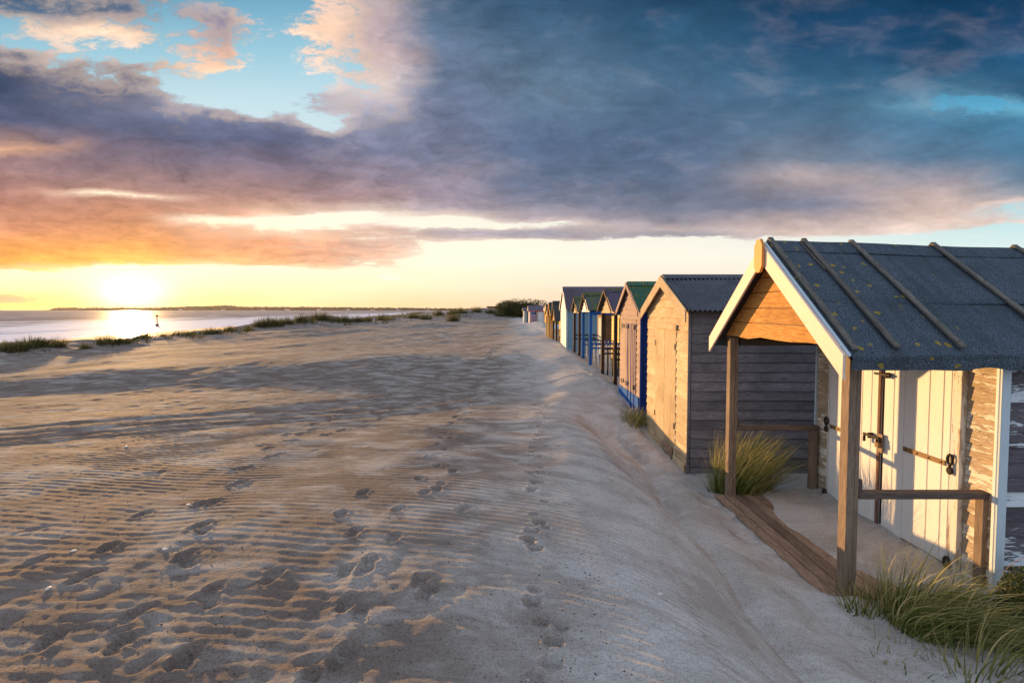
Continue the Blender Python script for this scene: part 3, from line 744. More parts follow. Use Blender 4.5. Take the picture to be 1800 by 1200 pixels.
def corr_slope(name, parent, x0, x1, yr, zr, ye, ze, mat, pitch=.076, amp=.015, th=.004, flat=False, curl=0.0, sag=None):
    n = max(4, int((x1 - x0) / pitch * (6 if not flat else 1)))
    rows = 6
    S = Vector((0, ye - yr, ze - zr)); N = Vector((0, -(ze - zr), (ye - yr))).normalized()
    if N.z < 0: N = -N
    vs = []
    for layer in (0, 1):
        for r in range(rows + 1):
            for i in range(n + 1):
                x = x0 + (x1 - x0) * i / n
                a = 0 if flat else amp * math.sin(2 * math.pi * (x - x0) / pitch)
                f = r / rows
                p = Vector((x, yr, zr)) + S * f + N * (a - layer * th)
                p.z += .006 * math.sin(x * 1.7 + f * 3)
                vs.append(p)
    W_ = n + 1; H = (rows + 1) * W_
    fs = []
    for r in range(rows):
        for i in range(n):
            a = r * W_ + i
            fs.append((a, a + 1, a + 1 + W_, a + W_)); fs.append((H + a, H + a + W_, H + a + 1 + W_, H + a + 1))
    for i in range(n):
        a = rows * W_ + i; fs.append((a, a + 1, H + a + 1, H + a)); fs.append((i, H + i, H + i + 1, i + 1))
    for r in range(rows):
        a = r * W_; fs.append((a, a + W_, H + a + W_, H + a)); a += n; fs.append((a, H + a, H + a + W_, a + W_))
    c = Vector(((x0 + x1) / 2, (yr + ye) / 2, (zr + ze) / 2))
    me = mk(name, [v - c for v in vs], fs, mat, smooth=True)
    bm = bmesh.new(); bm.from_mesh(me); bmesh.ops.recalc_face_normals(bm, faces=list(bm.faces)); bm.to_mesh(me); bm.free()
    me.set_sharp_from_angle(angle=math.radians(50))
    return link(name, me, parent, c)

def moss_lumps(parent, x0, x1, yc_, z, width, n, seed):
    r = random.Random(seed); vs = []; fs = []
    for k in range(n):
        cx = r.uniform(x0, x1); cy = yc_ + r.gauss(0, width * .5); s = r.uniform(.012, .035)
        cz = z - abs(cy - yc_) * .55 + .004
        b = len(vs)
        for j in range(6):
            an = j * math.pi / 3 + r.random(); rr = s * r.uniform(.8, 1.5)
            vs.append(Vector((cx + rr * math.cos(an), cy + rr * math.sin(an), cz - s * .3)))
        vs.append(Vector((cx, cy, cz + s * r.uniform(.5, 1.0))))
        for j in range(6): fs.append((b + j, b + (j + 1) % 6, b + 6))
    c = Vector(((x0 + x1) / 2, yc_, z))
    o = link('moss', mk('moss', [v - c for v in vs], fs, moss_mat, True), parent, c); o['kind'] = 'stuff'
    return o

def gable_cut(yc_, zr, half, ze, inset=0.0):
    k = (zr - ze) / half
    def f(z):
        w = max(0.0, (zr - inset - z) / k)
        return (yc_ - w, yc_ + w)
    return f

def hut(name, label, Xf, Y0, Y1, zb, ze, zr, Xb, front, side, roofm, barge, gable=None, posts=None, porch=0.0, pitch=.13,
        kind='corr', bv=.13, oy=.12, ox=.12, joined=True, door=None, rails=None, cap=None, moss=0, corner=None, bury=.35, group='wooden beach huts in the row'):
    zb, ze, zr = zb + CZ, ze + CZ, zr + CZ
    yc_ = (Y0 + Y1) / 2; half = (Y1 - Y0) / 2 + oy
    root = empty(name, (Xf, yc_, zb), label, 'beach hut', group)
    k = (zr - ze) / half                     # roof slope; ze is roof height at the eave tips
    zw = ze + k * oy - .03                   # wall top
    Xw = Xf + porch; zg = zb - bury
    gable = gable or front
    # walls: backing panels carrying boards
    wf = box('wall', Xw, Xw + .05, Y0 + .02, Y1 - .02, zg, zw, shade_in, root, bev=0)
    ws = box('wall', Xw + .051, Xb, Y0 + .02, Y0 + .05, zg, zw, shade_in, root, bev=0)
    wl = box('wall', Xw + .051, Xb, Y1 - .05, Y1 - .02, zg, zw, side, root, bev=0)
    wb = box('wall', Xb - .05, Xb - .001, Y0 + .051, Y1 - .051, zg, zw, side, root, bev=0)
    dy0 = dy1 = None
    if door:
        dy0, dy1, dzt = door['y0'], door['y1'], door['top'] + CZ
        clad(wf, 'f', dy1, Y1, Xw - .001, zg, dzt, pitch, front, joined)
        clad(wf, 'f', Y0, dy0, Xw - .001, zg, dzt, pitch, front, joined)
        clad(wf, 'f', Y0, Y1, Xw - .001, dzt, zw, (zw - dzt) / max(1, round((zw - dzt) / pitch)), front, joined)
        dr = box('door', Xw - .012, Xw - .001, dy0 + .005, dy1 - .005, zg, dzt - .005, shade_in, root, axis='z', bev=0)
        npk = door.get('planks', 6); wpl = (dy1 - dy0) / npk
        for i in range(npk):
            mt = door['mats'][i % len(door['mats'])]
            box('plank', Xw - .032, Xw - .013, dy0 + i * wpl + .004, dy0 + (i + 1) * wpl - .002, zg + .01, dzt - .01, mt, dr, axis='z', bev=.003)
        for yy in (dy0, dy1):
            box('door_frame', Xw - .030, Xw - .002, yy - .02, yy + .02, zg, dzt + .02, door.get('frame', front), root, axis='z', bev=.003)
    else:
        clad(wf, 'f', Y0, Y1, Xw - .001, zg, zw, pitch, front, joined)
    clad(ws, 's', Xw + .03, Xb, Y0 + .019, zg, zw, pitch, side, joined)
    cut = gable_cut(yc_, zr, half, ze, .05)
    gx = Xf if not porch else Xf + .02
    gb0 = zw if not porch else zw - .10
    gp = [(gx + .02, *cut(gb0)[:1], gb0), (gx + .02, cut(gb0)[1], gb0), (gx + .02, yc_, zr - .05)]
    gpan = prism('gable', [(gx + .004, max(Y0 - .03, cut(gb0)[0]), gb0), (gx + .004, min(Y1 + .03, cut(gb0)[1]), gb0), (gx + .004, yc_, zr - .05)], (.03, 0, 0), gable, root, (0, 1, 0), bev=0)
    clad(gpan, 'f', Y0 - .02, Y1 + .02, gx, gb0, zr - .06, pitch, gable, joined, cutl=cut)
    if porch:     # gable over the inner front wall
        prism('gable', [(Xw + .01, cut(zw)[0], zw), (Xw + .01, cut(zw)[1], zw), (Xw + .01, yc_, zr - .05)], (.04, 0, 0), front, root, (0, 1, 0), bev=0)
        for yy in (Y0, Y1 - .09):
            box('post', Xf, Xf + .09, yy, yy + .09, zg, gb0 - .002 if posts is None else gb0 - .002, posts or brown_post, root, axis='z')
            box('eave_beam', Xf + .091, Xw - .035, yy + .01, yy + .08, zw - .09, zw - .012, posts or brown_post, root)
        fl = box('deck', Xf - .05, Xw - .04, Y0, Y1, zb - .14, zb - .04, deck_wood, root, axis='y')
    prism('gable', [(Xb - .045, cut(zw)[0], zw), (Xb - .045, cut(zw)[1], zw), (Xb - .045, yc_, zr - .05)], (.04, 0, 0), side, root, (0, 1, 0), bev=0)
    # roof
    X0 = Xf - ox
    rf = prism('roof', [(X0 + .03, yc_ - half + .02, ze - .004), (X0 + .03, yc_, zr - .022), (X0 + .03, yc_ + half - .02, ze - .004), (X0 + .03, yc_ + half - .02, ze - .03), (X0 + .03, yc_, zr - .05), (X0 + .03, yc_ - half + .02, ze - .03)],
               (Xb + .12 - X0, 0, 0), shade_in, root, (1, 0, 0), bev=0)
    ext = 1.04
    for sgn in (-1, 1):
        ye = yc_ + sgn * half * ext; zee = zr - k * half * ext
        if kind == 'corr': corr_slope('roof_sheet', rf, X0 + .015, Xb + .16, yc_ + sgn * .01, zr + .006, ye, zee + .006, roofm)
        elif kind == 'slate':
            nr = 14
            for r in range(nr):
                f0 = r / nr; f1 = (r + 1.35) / nr
                corr_slope('slate_course', rf, X0 + .015, Xb + .16, yc_ + sgn * half * ext * f0, zr + .010 - k * half * ext * f0, yc_ + sgn * half * ext * min(f1, 1.02), zr + .026 - k * half * ext * min(f1, 1.02), roofm, flat=True, th=.008)
        else: corr_slope('roof_sheet', rf, X0 + .015, Xb + .16, yc_ + sgn * .005, zr + .004, ye, zee + .004, roofm, flat=True, th=.012)
    cw = .16
    for sgn in (-1, 1):
        prism('ridge_cap', [(X0 + .01, yc_ , zr + .030), (X0 + .01, yc_ + sgn * cw, zr + .030 - k * cw), (X0 + .01, yc_ + sgn * cw, zr + .020 - k * cw), (X0 + .01, yc_, zr + .018)],
              (Xb + .16 - X0, 0, 0), cap or roofm, rf, (1, 0, 0), bev=0)
    # bargeboards
    for sgn in (-1, 1):
        yt = yc_ + sgn * half
        prism('bargeboard', [(X0, yc_ + sgn * .002, zr + .008), (X0, yt, ze + .008), (X0, yt, ze - bv), (X0, yc_ + sgn * .002, zr - bv)], (-.022, 0, 0), barge, root, (0, yt - yc_, ze - zr), bev=.003)
    if moss: moss_lumps(rf, X0, Xb, yc_, zr + .03, .13, moss, len(label))
    if corner:
        box('corner_trim', Xw - .03, Xw - .022, Y0 - .005, Y0 + .06, zg, zw, corner, root, axis='z', bev=0)
        box('corner_trim', Xw - .03, Xw + .04, Y0 - .022, Y0 - .006, zg, zw, corner, root, axis='z', bev=0)
    if rails:
        for yy in rails.get('ys', (Y0, Y1)):
            y_ = yy + (.045 if yy < yc_ else -.045)
            zt = zb + .88
            box('top_rail', Xf + .092, Xw - .04, y_ - .03, y_ + .03, zt - .05, zt, rails['rail'], root)
            box('lower_rail', Xf + .092, Xw - .04, y_ - .02, y_ + .02, zt - .20, zt - .15, rails['rail'], root)
            n = rails['n']
            for i in range(n):
                x = Xf + .12 + (Xw - .06 - Xf - .14) * (i + .5) / n
                box('picket', x - .02, x + .02, y_ - .012, y_ + .012, zb - .1, zt - .052, rails['picket'], root, axis='z', bev=.002)
    return root

# ------------------------------------------------------------------ HUT 1 (nearest, porch, felt roof)
def nearest_hut():
    yc_ = 5.12; Xf = 2.81; Xw = 4.02; Xb = 6.3; zb = CZ - 2.44; zg = zb - .3
    Yn, Yf = 3.93, 6.30
    root = empty('beach_hut', (Xf, yc_, zb), 'nearest beach hut with dark felt roof, pale bargeboards, open porch and white double doors', 'beach hut', 'wooden beach huts in the row')
    zt = CZ + .70; ze = CZ - .355; half = 1.305; k = (zt - ze) / half
    zw = CZ - .37
    # front wall
    wf = box('wall', Xw, Xw + .05, Yn + .03, Yf - .02, zg, zw, shade_in, root, bev=0)
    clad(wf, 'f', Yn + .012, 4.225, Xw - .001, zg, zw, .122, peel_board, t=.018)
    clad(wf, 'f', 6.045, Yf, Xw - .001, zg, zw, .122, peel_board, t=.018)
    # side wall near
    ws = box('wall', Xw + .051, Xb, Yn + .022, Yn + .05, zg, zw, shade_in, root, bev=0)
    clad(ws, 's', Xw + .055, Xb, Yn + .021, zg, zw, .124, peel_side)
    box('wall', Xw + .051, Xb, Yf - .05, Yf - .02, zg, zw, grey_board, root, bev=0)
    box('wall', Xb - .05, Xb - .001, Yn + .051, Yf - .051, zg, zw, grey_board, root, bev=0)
    box('corner_trim', Xw - .034, Xw + .040, Yn - .024, Yn - .001, zg, zw, blue_trim, root, axis='z')
    box('corner_trim', Xw - .036, Xw - .020, Yn + .000, Yn + .030, zg, zw, white_paint, root, axis='z')
    box('corner_trim', Xw - .040, Xw + .03, Yf + .001, Yf + .02, zg, zw, blue_trim, root, axis='z')
    # doors
    dtop = zw - .06; dbot = zb + .03
    dl = box('door', Xw - .02, Xw - .002, 5.17, 6.02, dbot, dtop, shade_in, root, axis='z', bev=0)
    dr = box('door', Xw - .02, Xw - .002, 4.345, 5.135, dbot, dtop, shade_in, root, axis='z', bev=0)
    ed = [4.345, 4.425, 4.575, 4.725, 4.87, 5.00, 5.135]
    for a, b in zip(ed[:-1], ed[1:]):
        box('plank', Xw - .042, Xw - .021, a + .0025, b - .0025, dbot + random.uniform(0, .006), dtop, white_paint, dr, axis='z', bev=.005)
    n = 6
    for i in range(n):
        a = 5.17 + i * (.85 / n); b = a + .85 / n
        box('plank', Xw - .042, Xw - .021, a + .0025, b - .0025, dbot + random.uniform(0, .006), dtop, white_paint, dl, axis='z', bev=.005)
    edge_l = wood('bare_door_edge', (0.12, 0.06, 0.04), (0.25, 0.14, 0.09), spread=.1)
    box('cover_strip', Xw - .062, Xw - .043, 5.160, 5.200, dbot - .02, dtop, edge_l, root, axis='z')
    jamb = wood('jamb_with_worn_white_paint', (0.25, 0.17, 0.12), (0.42, 0.30, 0.22), paint=(.72, .70, .64), wear=.45, spread=.1, wearscale=2.0)
    box('door_jamb', Xw - .046, Xw - .002, 4.262, 4.340, zg, dtop, jamb, root, axis='z')
    box('door_jamb', Xw - .046, Xw - .002, 6.025, 6.040, zg, dtop, jamb, root, axis='z')
    box('door_jamb', Xw - .060, Xw - .002, 4.230, 4.258, zg, dtop, peel_board, root, axis='z')
    # strap hinges
    def ring(yc0, zc0, r1, r2, th=.012):
        bm = bmesh.new(); n1, n2 = 14, 6; R_ = []
        for i in range(n1):
            a = 2 * math.pi * i / n1; rr = []
            for j in range(n2):
                b = 2 * math.pi * j / n2
                rr.append(bm.verts.new(((th * math.sin(b)), (r1 + th * math.cos(b)) * math.cos(a), (r2 + th * math.cos(b)) * math.sin(a))))
            R_.append(rr)
        for i in range(n1):
            for j in range(n2):
                bm.faces.new((R_[i][j], R_[(i + 1) % n1][j], R_[(i + 1) % n1][(j + 1) % n2], R_[i][(j + 1) % n2]))
        me = bpy.data.meshes.new('ring'); bmesh.ops.recalc_face_normals(bm, faces=list(bm.faces)); bm.to_mesh(me); bm.free(); me.materials.append(iron)
        for p in me.polygons: p.use_smooth = True
        return me
    rg = ring(0, 0, .026, .045)
    rg2 = ring(0, 0, .020, .026)
    for (y0, y1, yh, z, door_, tilt, mt) in ((4.38, 4.86, 4.315, CZ - 1.405, dr, .010, brass), (5.55, 5.99, 6.035, CZ - 1.45, dl, .0, brass), (4.38, 4.85, 4.315, CZ - 2.345, dr, .0, deck_wood), (5.6, 5.99, 6.035, CZ - 2.36, dl, 0, brass)):
        st_ = box('hinge_strap', Xw - .052, Xw - .043, y0, y1, z - .024, z + .024, mt, door_, axis='y', bev=.003)
        for yy in np.linspace(y0 + .04, y1 - .04, 4):
            link('bolt_head', boltm, st_, (Xw - .054, yy, z))
        hg = link('hinge', rg, root, (Xw - .066, yh, z + .055)); link('hinge_ring', rg2, hg, (Xw - .066, yh, z - .045)); box('hinge_pin', Xw - .078, Xw - .056, yh - .011, yh + .011, z - .08, z + .02, iron, hg, axis='z')
    # hasp and padlock
    hp = box('hasp', Xw - .074, Xw - .063, 5.10, 5.18, CZ - 1.53, CZ - 1.33, deck_wood, root, axis='z')
    box('bolt', Xw - .10, Xw - .076, 5.12, 5.36, CZ - 1.39, CZ - 1.365, iron, hp, axis='y')
    box('bolt_bracket', Xw - .098, Xw - .043, 5.27, 5.29, CZ - 1.41, CZ - 1.35, iron, hp, axis='z')
    box('bolt_handle', Xw - .106, Xw - .080, 5.33, 5.35, CZ - 1.46, CZ - 1.392, iron, hp, axis='z')
    link('padlock_shackle', rg2, hp, (Xw - .09, 5.14, CZ - 1.40)); box('padlock', Xw - .108, Xw - .076, 5.11, 5.17, CZ - 1.475, CZ - 1.42, brass, hp, axis='y', bev=.006)
    tb = box('top_bolt', Xw - .085, Xw - .063, 5.02, 5.24, CZ - .70, CZ - .675, iron, root, axis='y')
    box('bolt_bracket', Xw - .09, Xw - .043, 5.06, 5.08, CZ - .72, CZ - .66, iron, tb, axis='z')
    # porch posts
    gb = CZ - .32
    for y0 in (4.0, 6.2):
        p1 = box('post', Xf, Xf + .062, y0, y0 + .105, zg, gb - .001, post_wood, root, axis='z', bev=.005)
        p2 = box('post', Xf + .0645, Xf + .105, y0 + .006, y0 + .100, zg, gb - .001, post_wood, root, axis='z', bev=.004)
    for y0, mt in ((3.998, rail_wood), (6.215, rail_wood)):
        zt_ = CZ - (1.535 if y0 < 5 else 1.505)
        box('porch_rail', Xf + .107, Xw + .04 if y0 < 5 else Xw - .04, y0, y0 + .085, zt_ - .055, zt_, mt, root, bev=.005)
        box('rail_cleat', Xf + .107, Xf + .135, y0 + .005, y0 + .08, zt_ + .001, zt_ + .11, mt, root, axis='z')
        xr = Xw - .055
        box('rail_post', (Xw - .055 if y0 < 5 else Xw - .125), (Xw + .028 if y0 < 5 else Xw - .044), y0 + .002, y0 + .083, zg, zt_ - .056, post_wood, root, axis='z', bev=.005)
    # porch beams and boarded sides under the eaves
    for y0 in (3.96, 6.2):
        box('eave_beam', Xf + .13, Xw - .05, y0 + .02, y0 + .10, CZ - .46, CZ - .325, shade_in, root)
    # gable boards, ragged at the bottom
    gz = gb; gx = Xf - .004
    cutg = gable_cut(yc_, zt, half, ze, .07)
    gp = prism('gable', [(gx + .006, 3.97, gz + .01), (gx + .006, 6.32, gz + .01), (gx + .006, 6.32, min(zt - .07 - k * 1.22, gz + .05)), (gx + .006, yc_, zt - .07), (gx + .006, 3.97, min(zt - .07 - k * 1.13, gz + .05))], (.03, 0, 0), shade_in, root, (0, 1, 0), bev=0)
    zz_ = gz + .0; row = 0
    for h in (.17, .17, .175, .16, .14, .12):
        a0, a1 = cutg(zz_); b0, b1 = cutg(zz_ + h - .006)
        a0 = max(a0, 3.97); a1 = min(a1, 6.32)
        if a1 - a0 < .1: break
        bl = []
        nb = 8 if row == 0 else 1
        for i in range(nb + 1):
            y = a0 + (a1 - a0) * i / nb
            bl.append((gx, y, zz_ - (0.009 * math.sin(i * 2.3) + .016 * (i > 5) - .012 * (i < 2) if row == 0 else 0)))
        top = [(gx, min(b1, 6.32), zz_ + h - .006), (gx, max(b0, 3.97), zz_ + h - .006)]
        if b1 - b0 < .06: top = [(gx, yc_, zz_ + h - .03)]
        prism('board', bl + top, (-.018 - .002 * (row % 2), 0, 0), gable_board, gp, (0, 1, 0), bev=.004)
        zz_ += h; row += 1
    box('gable_patch', gx - .030, gx - .021, 4.93, 5.03, CZ + .24, CZ + .34, gable_board, root, axis='z')
    prism('gable', [(Xw + .01, Yn, zw), (Xw + .01, Yf, zw), (Xw + .01, yc_, zt - .07)], (.04, 0, 0), grey_board, root, (0, 1, 0), bev=0)
    prism('gable', [(Xb - .04, Yn, zw), (Xb - .04, Yf, zw), (Xb - .04, yc_, zt - .12)], (.04, 0, 0), grey_board, root, (0, 1, 0), bev=0)
    # bargeboards
    Xg_ = 2.645
    for sgn in (-1, 1):
        yt = yc_ + sgn * half
        prism('bargeboard', [(Xg_, yc_ + sgn * .003, zt), (Xg_, yt, ze), (Xg_, yt, ze - .205), (Xg_, yc_ + sgn * .003, zt - .205)], (-.024, 0, 0), barge_cream, root, (0, yt - yc_, ze - zt), bev=.004)
        prism('soffit_lath', [(Xg_ + .002, yc_ + sgn * .003, zt + .012), (Xg_ + .002, yt + sgn * .012, ze + .006), (Xg_ + .002, yt + sgn * .012, ze - .016), (Xg_ + .002, yc_ + sgn * .003, zt - .012)], (.03, 0, 0), blue_trim, root, (0, yt - yc_, ze - zt), bev=.003)
    fy, fz, fw, fh = yc_, zt - .135, .085, .175
    prism('finial', [(Xg_ - .026, fy - fw, fz - fh * .62), (Xg_ - .026, fy - fw * .45, fz - fh), (Xg_ - .026, fy + fw * .45, fz - fh), (Xg_ - .026, fy + fw, fz - fh * .62),
                     (Xg_ - .026, fy + fw, fz + fh * .62), (Xg_ - .026, fy + fw * .45, fz + fh), (Xg_ - .026, fy - fw * .45, fz + fh), (Xg_ - .026, fy - fw, fz + fh * .62)], (-.03, 0, 0), finial_paint, root, (0, 0, 1), bev=.006)
    # roof deck
    X0 = Xg_ + .035; X1 = Xb + .1
    drop = lambda x: -.030 * (x - X0)          # the ridge sags away from the front
    deck = []
    def P(x, t, sgn, up=0.0):
        zr_ = zt + drop(x)
        y = yc_ + sgn * half * t; z = zr_ + (ze + .002 - zr_) * t + up
        return Vector((x, y, z))
    vs = []; fs = []
    for x in (X0, X1):
        for (t, s, up) in ((1, -1, -.012), (0, 1, -.012), (1, 1, -.012), (1, 1, -.045), (0, 1, -.06), (1, -1, -.045)): vs.append(P(x, t, s, up))
    fs = [tuple(range(6)), tuple(range(11, 5, -1))] + [(i, 6 + i, 6 + (i + 1) % 6, (i + 1) % 6) for i in range(6)]
    c = Vector((X0, yc_, zt)); me = mk('roof', [v - c for v in vs], fs, shade_in)
    bm = bmesh.new(); bm.from_mesh(me); bmesh.ops.recalc_face_normals(bm, faces=list(bm.faces)); bm.to_mesh(me); bm.free()
    rf = link('roof', me, root, c)
    def sheet(sgn, t0, t1, lift, roll=False, x0=X0, x1=X1):
        rows = []
        for i in range(9): rows.append(('s', t0 + (t1 - t0) * i / 8))
        if roll:
            for a in range(1, 7): rows.append(('r', a / 6))
            rows.append(('d', .035)); rows.append(('d', .075))
        nx = 90; top = []
        for kind_, v in rows:
            for i in range(nx + 1):
                x = x0 + (x1 - x0) * i / nx
                wv = .005 * math.sin(x * 2.3 + v * 4 + t0 * 9) + .006 * float(vnoise(np.array(x * 3.1), np.array(v * 6.0 + t0 * 31), 5)) + .003 * float(vnoise(np.array(x * 11.), np.array(v * 20.0), 8))
                if kind_ == 's': p = P(x, v, sgn, lift + wv + (.004 * v))
                else:
                    b = P(x, t1, sgn, lift + .004); R_ = .06
                    al = math.atan(k)
                    if kind_ == 'r':
                        th = al + (math.pi / 2 + .1 - al) * v
                        p = b + Vector((0, sgn * R_ * (math.sin(th) - math.sin(al)), -R_ * (math.cos(al) - math.cos(th))))
                    else:
                        th = math.pi / 2 + .1
                        p = b + Vector((0, sgn * R_ * (math.sin(th) - math.sin(al)), -R_ * (math.cos(al) - math.cos(th)) - v))
                        if v > .05: p.z += .010 * float(vnoise(np.array(x * 4.), np.array(1.3), 12)) - (.012 if (3.6 < x < 3.9) else 0) * math.sin((x - 3.6) / .3 * math.pi) * -1.6
                    p.y += sgn * wv
                top.append(p)
        nr = len(rows); W_ = nx + 1; vs = top + [p - Vector((0, 0, .006)) for p in top]
        H = len(top); fs = []
        for r in range(nr - 1):
            for i in range(nx):
                a = r * W_ + i; fs.append((a, a + 1, a + 1 + W_, a + W_)); fs.append((H + a, H + a + W_, H + a + 1 + W_, H + a + 1))
        for i in range(nx):
            a = (nr - 1) * W_ + i; fs.append((a, a + 1, H + a + 1, H + a)); fs.append((i, H + i, H + i + 1, i + 1))
        for r in range(nr - 1):
            a = r * W_; fs.append((a, a + W_, H + a + W_, H + a)); a += nx; fs.append((a, H + a, H + a + W_, a + W_))
        c = Vector(((x0 + x1) / 2, yc_ + sgn * half * (t0 + t1) / 2, zt)); me = mk('felt_sheet', [v - c for v in vs], fs, felt, True)
        bm = bmesh.new(); bm.from_mesh(me); bmesh.ops.recalc_face_normals(bm, faces=list(bm.faces)); bm.to_mesh(me); bm.free()
        me.set_sharp_from_angle(angle=math.radians(60))
        return link('felt_sheet', me, rf, c)
    for sgn in (-1, 1):
        sheet(sgn, .54, 1.0, .006, roll=True)
        sheet(sgn, .07, .615, .017)
        sheet(sgn, .0, .125, .029)
    # battens nailed over the felt
    for x in (2.72, 3.07, 3.57, 4.43, 5.29, 6.15):
        for sgn in (-1, 1):
            a = P(x, -.015, sgn, .032); b = P(x + random.uniform(-.02, .04), .985 if x > 2.8 else 1.0, sgn, .028)
            d = (b - a).normalized(); nrm = Vector((0, sgn * k, 1)).normalized()
            wv = Vector((.026, 0, 0))
            prism('batten', [a - wv, a + wv, b + wv, b - wv], nrm * .026, batten_wood, rf, d, bev=.006)
            if sgn < 0 and x < 5.5:
                for f_ in (.06, .25, .44, .63, .82, .96):
                    link('nail_head', nailm, rf, a.lerp(b, f_) + nrm * .028)
    # lower flap of torn second batten strip
    a = P(3.01, .02, -1, .032); b = P(3.03, .32, -1, .030); nrm = Vector((0, -k, 1)).normalized()
    prism('batten', [a - Vector((.012, 0, 0)), a + Vector((.010, 0, 0)), b + Vector((.008, 0, 0)), b - Vector((.010, 0, 0))], nrm * .012, batten_wood, rf, (b - a).normalized(), bev=.002)
    # deck boards under the drifting sand
    x = 2.645; i = 0
    dk = box('deck', 2.70, Xw - .06, 4.02, 6.24, zb - .09, zb - .005, shade_in, root, bev=0)
    while x < Xw - .1:
        w_ = .118
        box('board', x, x + w_, 3.98 + random.uniform(-.02, .03), 6.26, zb - .003, zb + .022, deck_wood, dk, axis='y', bev=.004)
        x += w_ + .011; i += 1
    return root
# small bolt head mesh
def cylmesh(r, h, n, mat, axis='x'):
    bm = bmesh.new(); bmesh.ops.create_cone(bm, cap_ends=True, segments=n, radius1=r, radius2=r * .8, depth=h)
    if axis == 'x': bmesh.ops.rotate(bm, verts=bm.verts, matrix=Matrix.Rotation(math.radians(-90), 3, 'Y'))
    me = bpy.data.meshes.new('bolt_head'); bm.to_mesh(me); bm.free(); me.materials.append(mat); return me
boltm = cylmesh(.010, .008, 8, iron)
nailm = cylmesh(.006, .006, 6, iron, 'z')
H1 = nearest_hut()

# sand drifted over the back of the porch (kept as its own sheet of sand above the boards)
def porch_sand():
    xs_ = np.arange(2.66, 4.015, .016); ys_ = np.arange(3.93, 6.34, .018)
    X, Y = np.meshgrid(xs_, ys_)
    top = CZ - 2.44 + .022
    edge = 3.18 + .08 * np.sin(Y * 2.1 + .5) - .10 * (Y - 5) * .3 + .16 * fbm(X / .5, Y / .5, 2, 44) - .30 * np.exp(-((Y - 5.7) / .35) ** 2) * 0 + .22 * sm(4.6 - Y, 0, .7)
    z = top - .035 + .055 * sm(X - edge, -.22, .16) + .055 * sm(X - edge, .1, .8) + .003 * fbm(X / .16, Y / .22, 3, 46)
    z = z + .05 * sm(X, 3.80, 4.01) * (.5 + fbm(X / .2, Y / .22, 2, 47))
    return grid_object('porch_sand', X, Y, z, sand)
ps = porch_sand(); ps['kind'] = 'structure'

# ------------------------------------------------------------------ the other huts
def R2(a, b): return a, b
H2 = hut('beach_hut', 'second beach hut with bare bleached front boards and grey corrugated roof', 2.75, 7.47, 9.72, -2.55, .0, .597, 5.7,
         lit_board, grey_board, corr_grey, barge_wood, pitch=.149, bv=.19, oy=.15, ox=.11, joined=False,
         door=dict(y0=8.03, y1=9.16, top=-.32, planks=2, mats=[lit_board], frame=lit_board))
# its door fittings, kick boards and peaked lintel gap
for z in (CZ - .62, CZ - 1.95):
    for y in (8.05, 9.14):
        box('hinge', 2.712, 2.720, y - .035, y + .035, z - .05, z + .05, iron, H2, axis='z')
for i, (a, b, h) in enumerate(((7.49, 8.0, .14), (8.07, 8.56, .24), (8.62, 9.13, .18), (9.19, 9.70, .15))):
    box('kick_board', 2.685, 2.708, a, b, CZ - 2.72, CZ - 2.56 + h, deck_wood if i == 1 else lit_board, H2, axis='y')
box('lintel', 2.69, 2.715, 7.94, 9.24, CZ - .34, CZ - .25, lit_board, H2, axis='y')
box('corner_trim', 2.722, 2.765, 7.448, 7.472, CZ - 2.75, CZ - .02, grey_board, H2, axis='z')

H3 = hut('beach_hut', 'beach hut with mossy green corrugated roof, blue side and blue bottom band on its doors', 2.72, 10.15, 12.05, -2.16, -.03, .62, 5.4,
         pink_board, deep_blue, corr_green, pink_board, pitch=.13, bv=.11, oy=.10, ox=.10, joined=False,
         door=dict(y0=10.50, y1=11.70, top=-.22, planks=4, mats=[pink_board], frame=pink_board))
for a, b in ((10.17, 10.5), (10.52, 11.08), (11.12, 11.68), (11.72, 12.03)):
    box('kick_board', 2.668, 2.686, a, b, CZ - 2.5, CZ - 1.86, sea_blue, H3, axis='y')
for yy in (10.80, 11.11, 10.52):
    box('cover_strip', 2.655, 2.667, yy - .018, yy + .018, CZ - 2.3, CZ - .30, deep_blue, H3, axis='z')
for z in (CZ - .38, CZ - 1.70):
    for yy in (10.56, 11.64, 11.2):
        box('hinge', 2.640, 2.654, yy - .06, yy + .06, z - .05, z + .05, iron, H3, axis='y')
box('corner_trim', 2.69, 2.74, 10.12, 10.152, CZ - 2.5, CZ - .05, deep_blue, H3, axis='z')

H4 = hut('beach_hut', 'beach hut with dark brown porch posts, wooden gable and plum corrugated roof', 2.72, 12.85, 14.75, -2.04, -.02, .57, 5.2,
         brown_board, brown_board, corr_purple, brown_post, gable=lit_board, posts=brown_post, porch=1.0, pitch=.13, bv=.07, oy=.10, ox=.10, moss=260,
         door=dict(y0=13.1, y1=14.4, top=-.3, planks=6, mats=[white_paint]), rails=dict(rail=black_paint, picket=black_paint, n=5))
H5 = hut('beach_hut', 'beach hut with bright blue porch posts, white gable and pale pickets', 2.52, 15.75, 17.45, -1.96, .0, .55, 5.0,
         yellow_paint, pale_blue, corr_olive, brown_post, gable=chalk, posts=sea_blue, porch=1.1, pitch=.13, bv=.05, oy=.10, ox=.08, moss=420,
         door=dict(y0=16.0, y1=17.1, top=-.3, planks=5, mats=[yellow_paint]), rails=dict(rail=sea_blue, picket=chalk, n=7), corner=chalk)
box('fascia', 2.53, 4.9, 15.725, 15.745, CZ - .17, CZ - .03, sea_blue, H5)
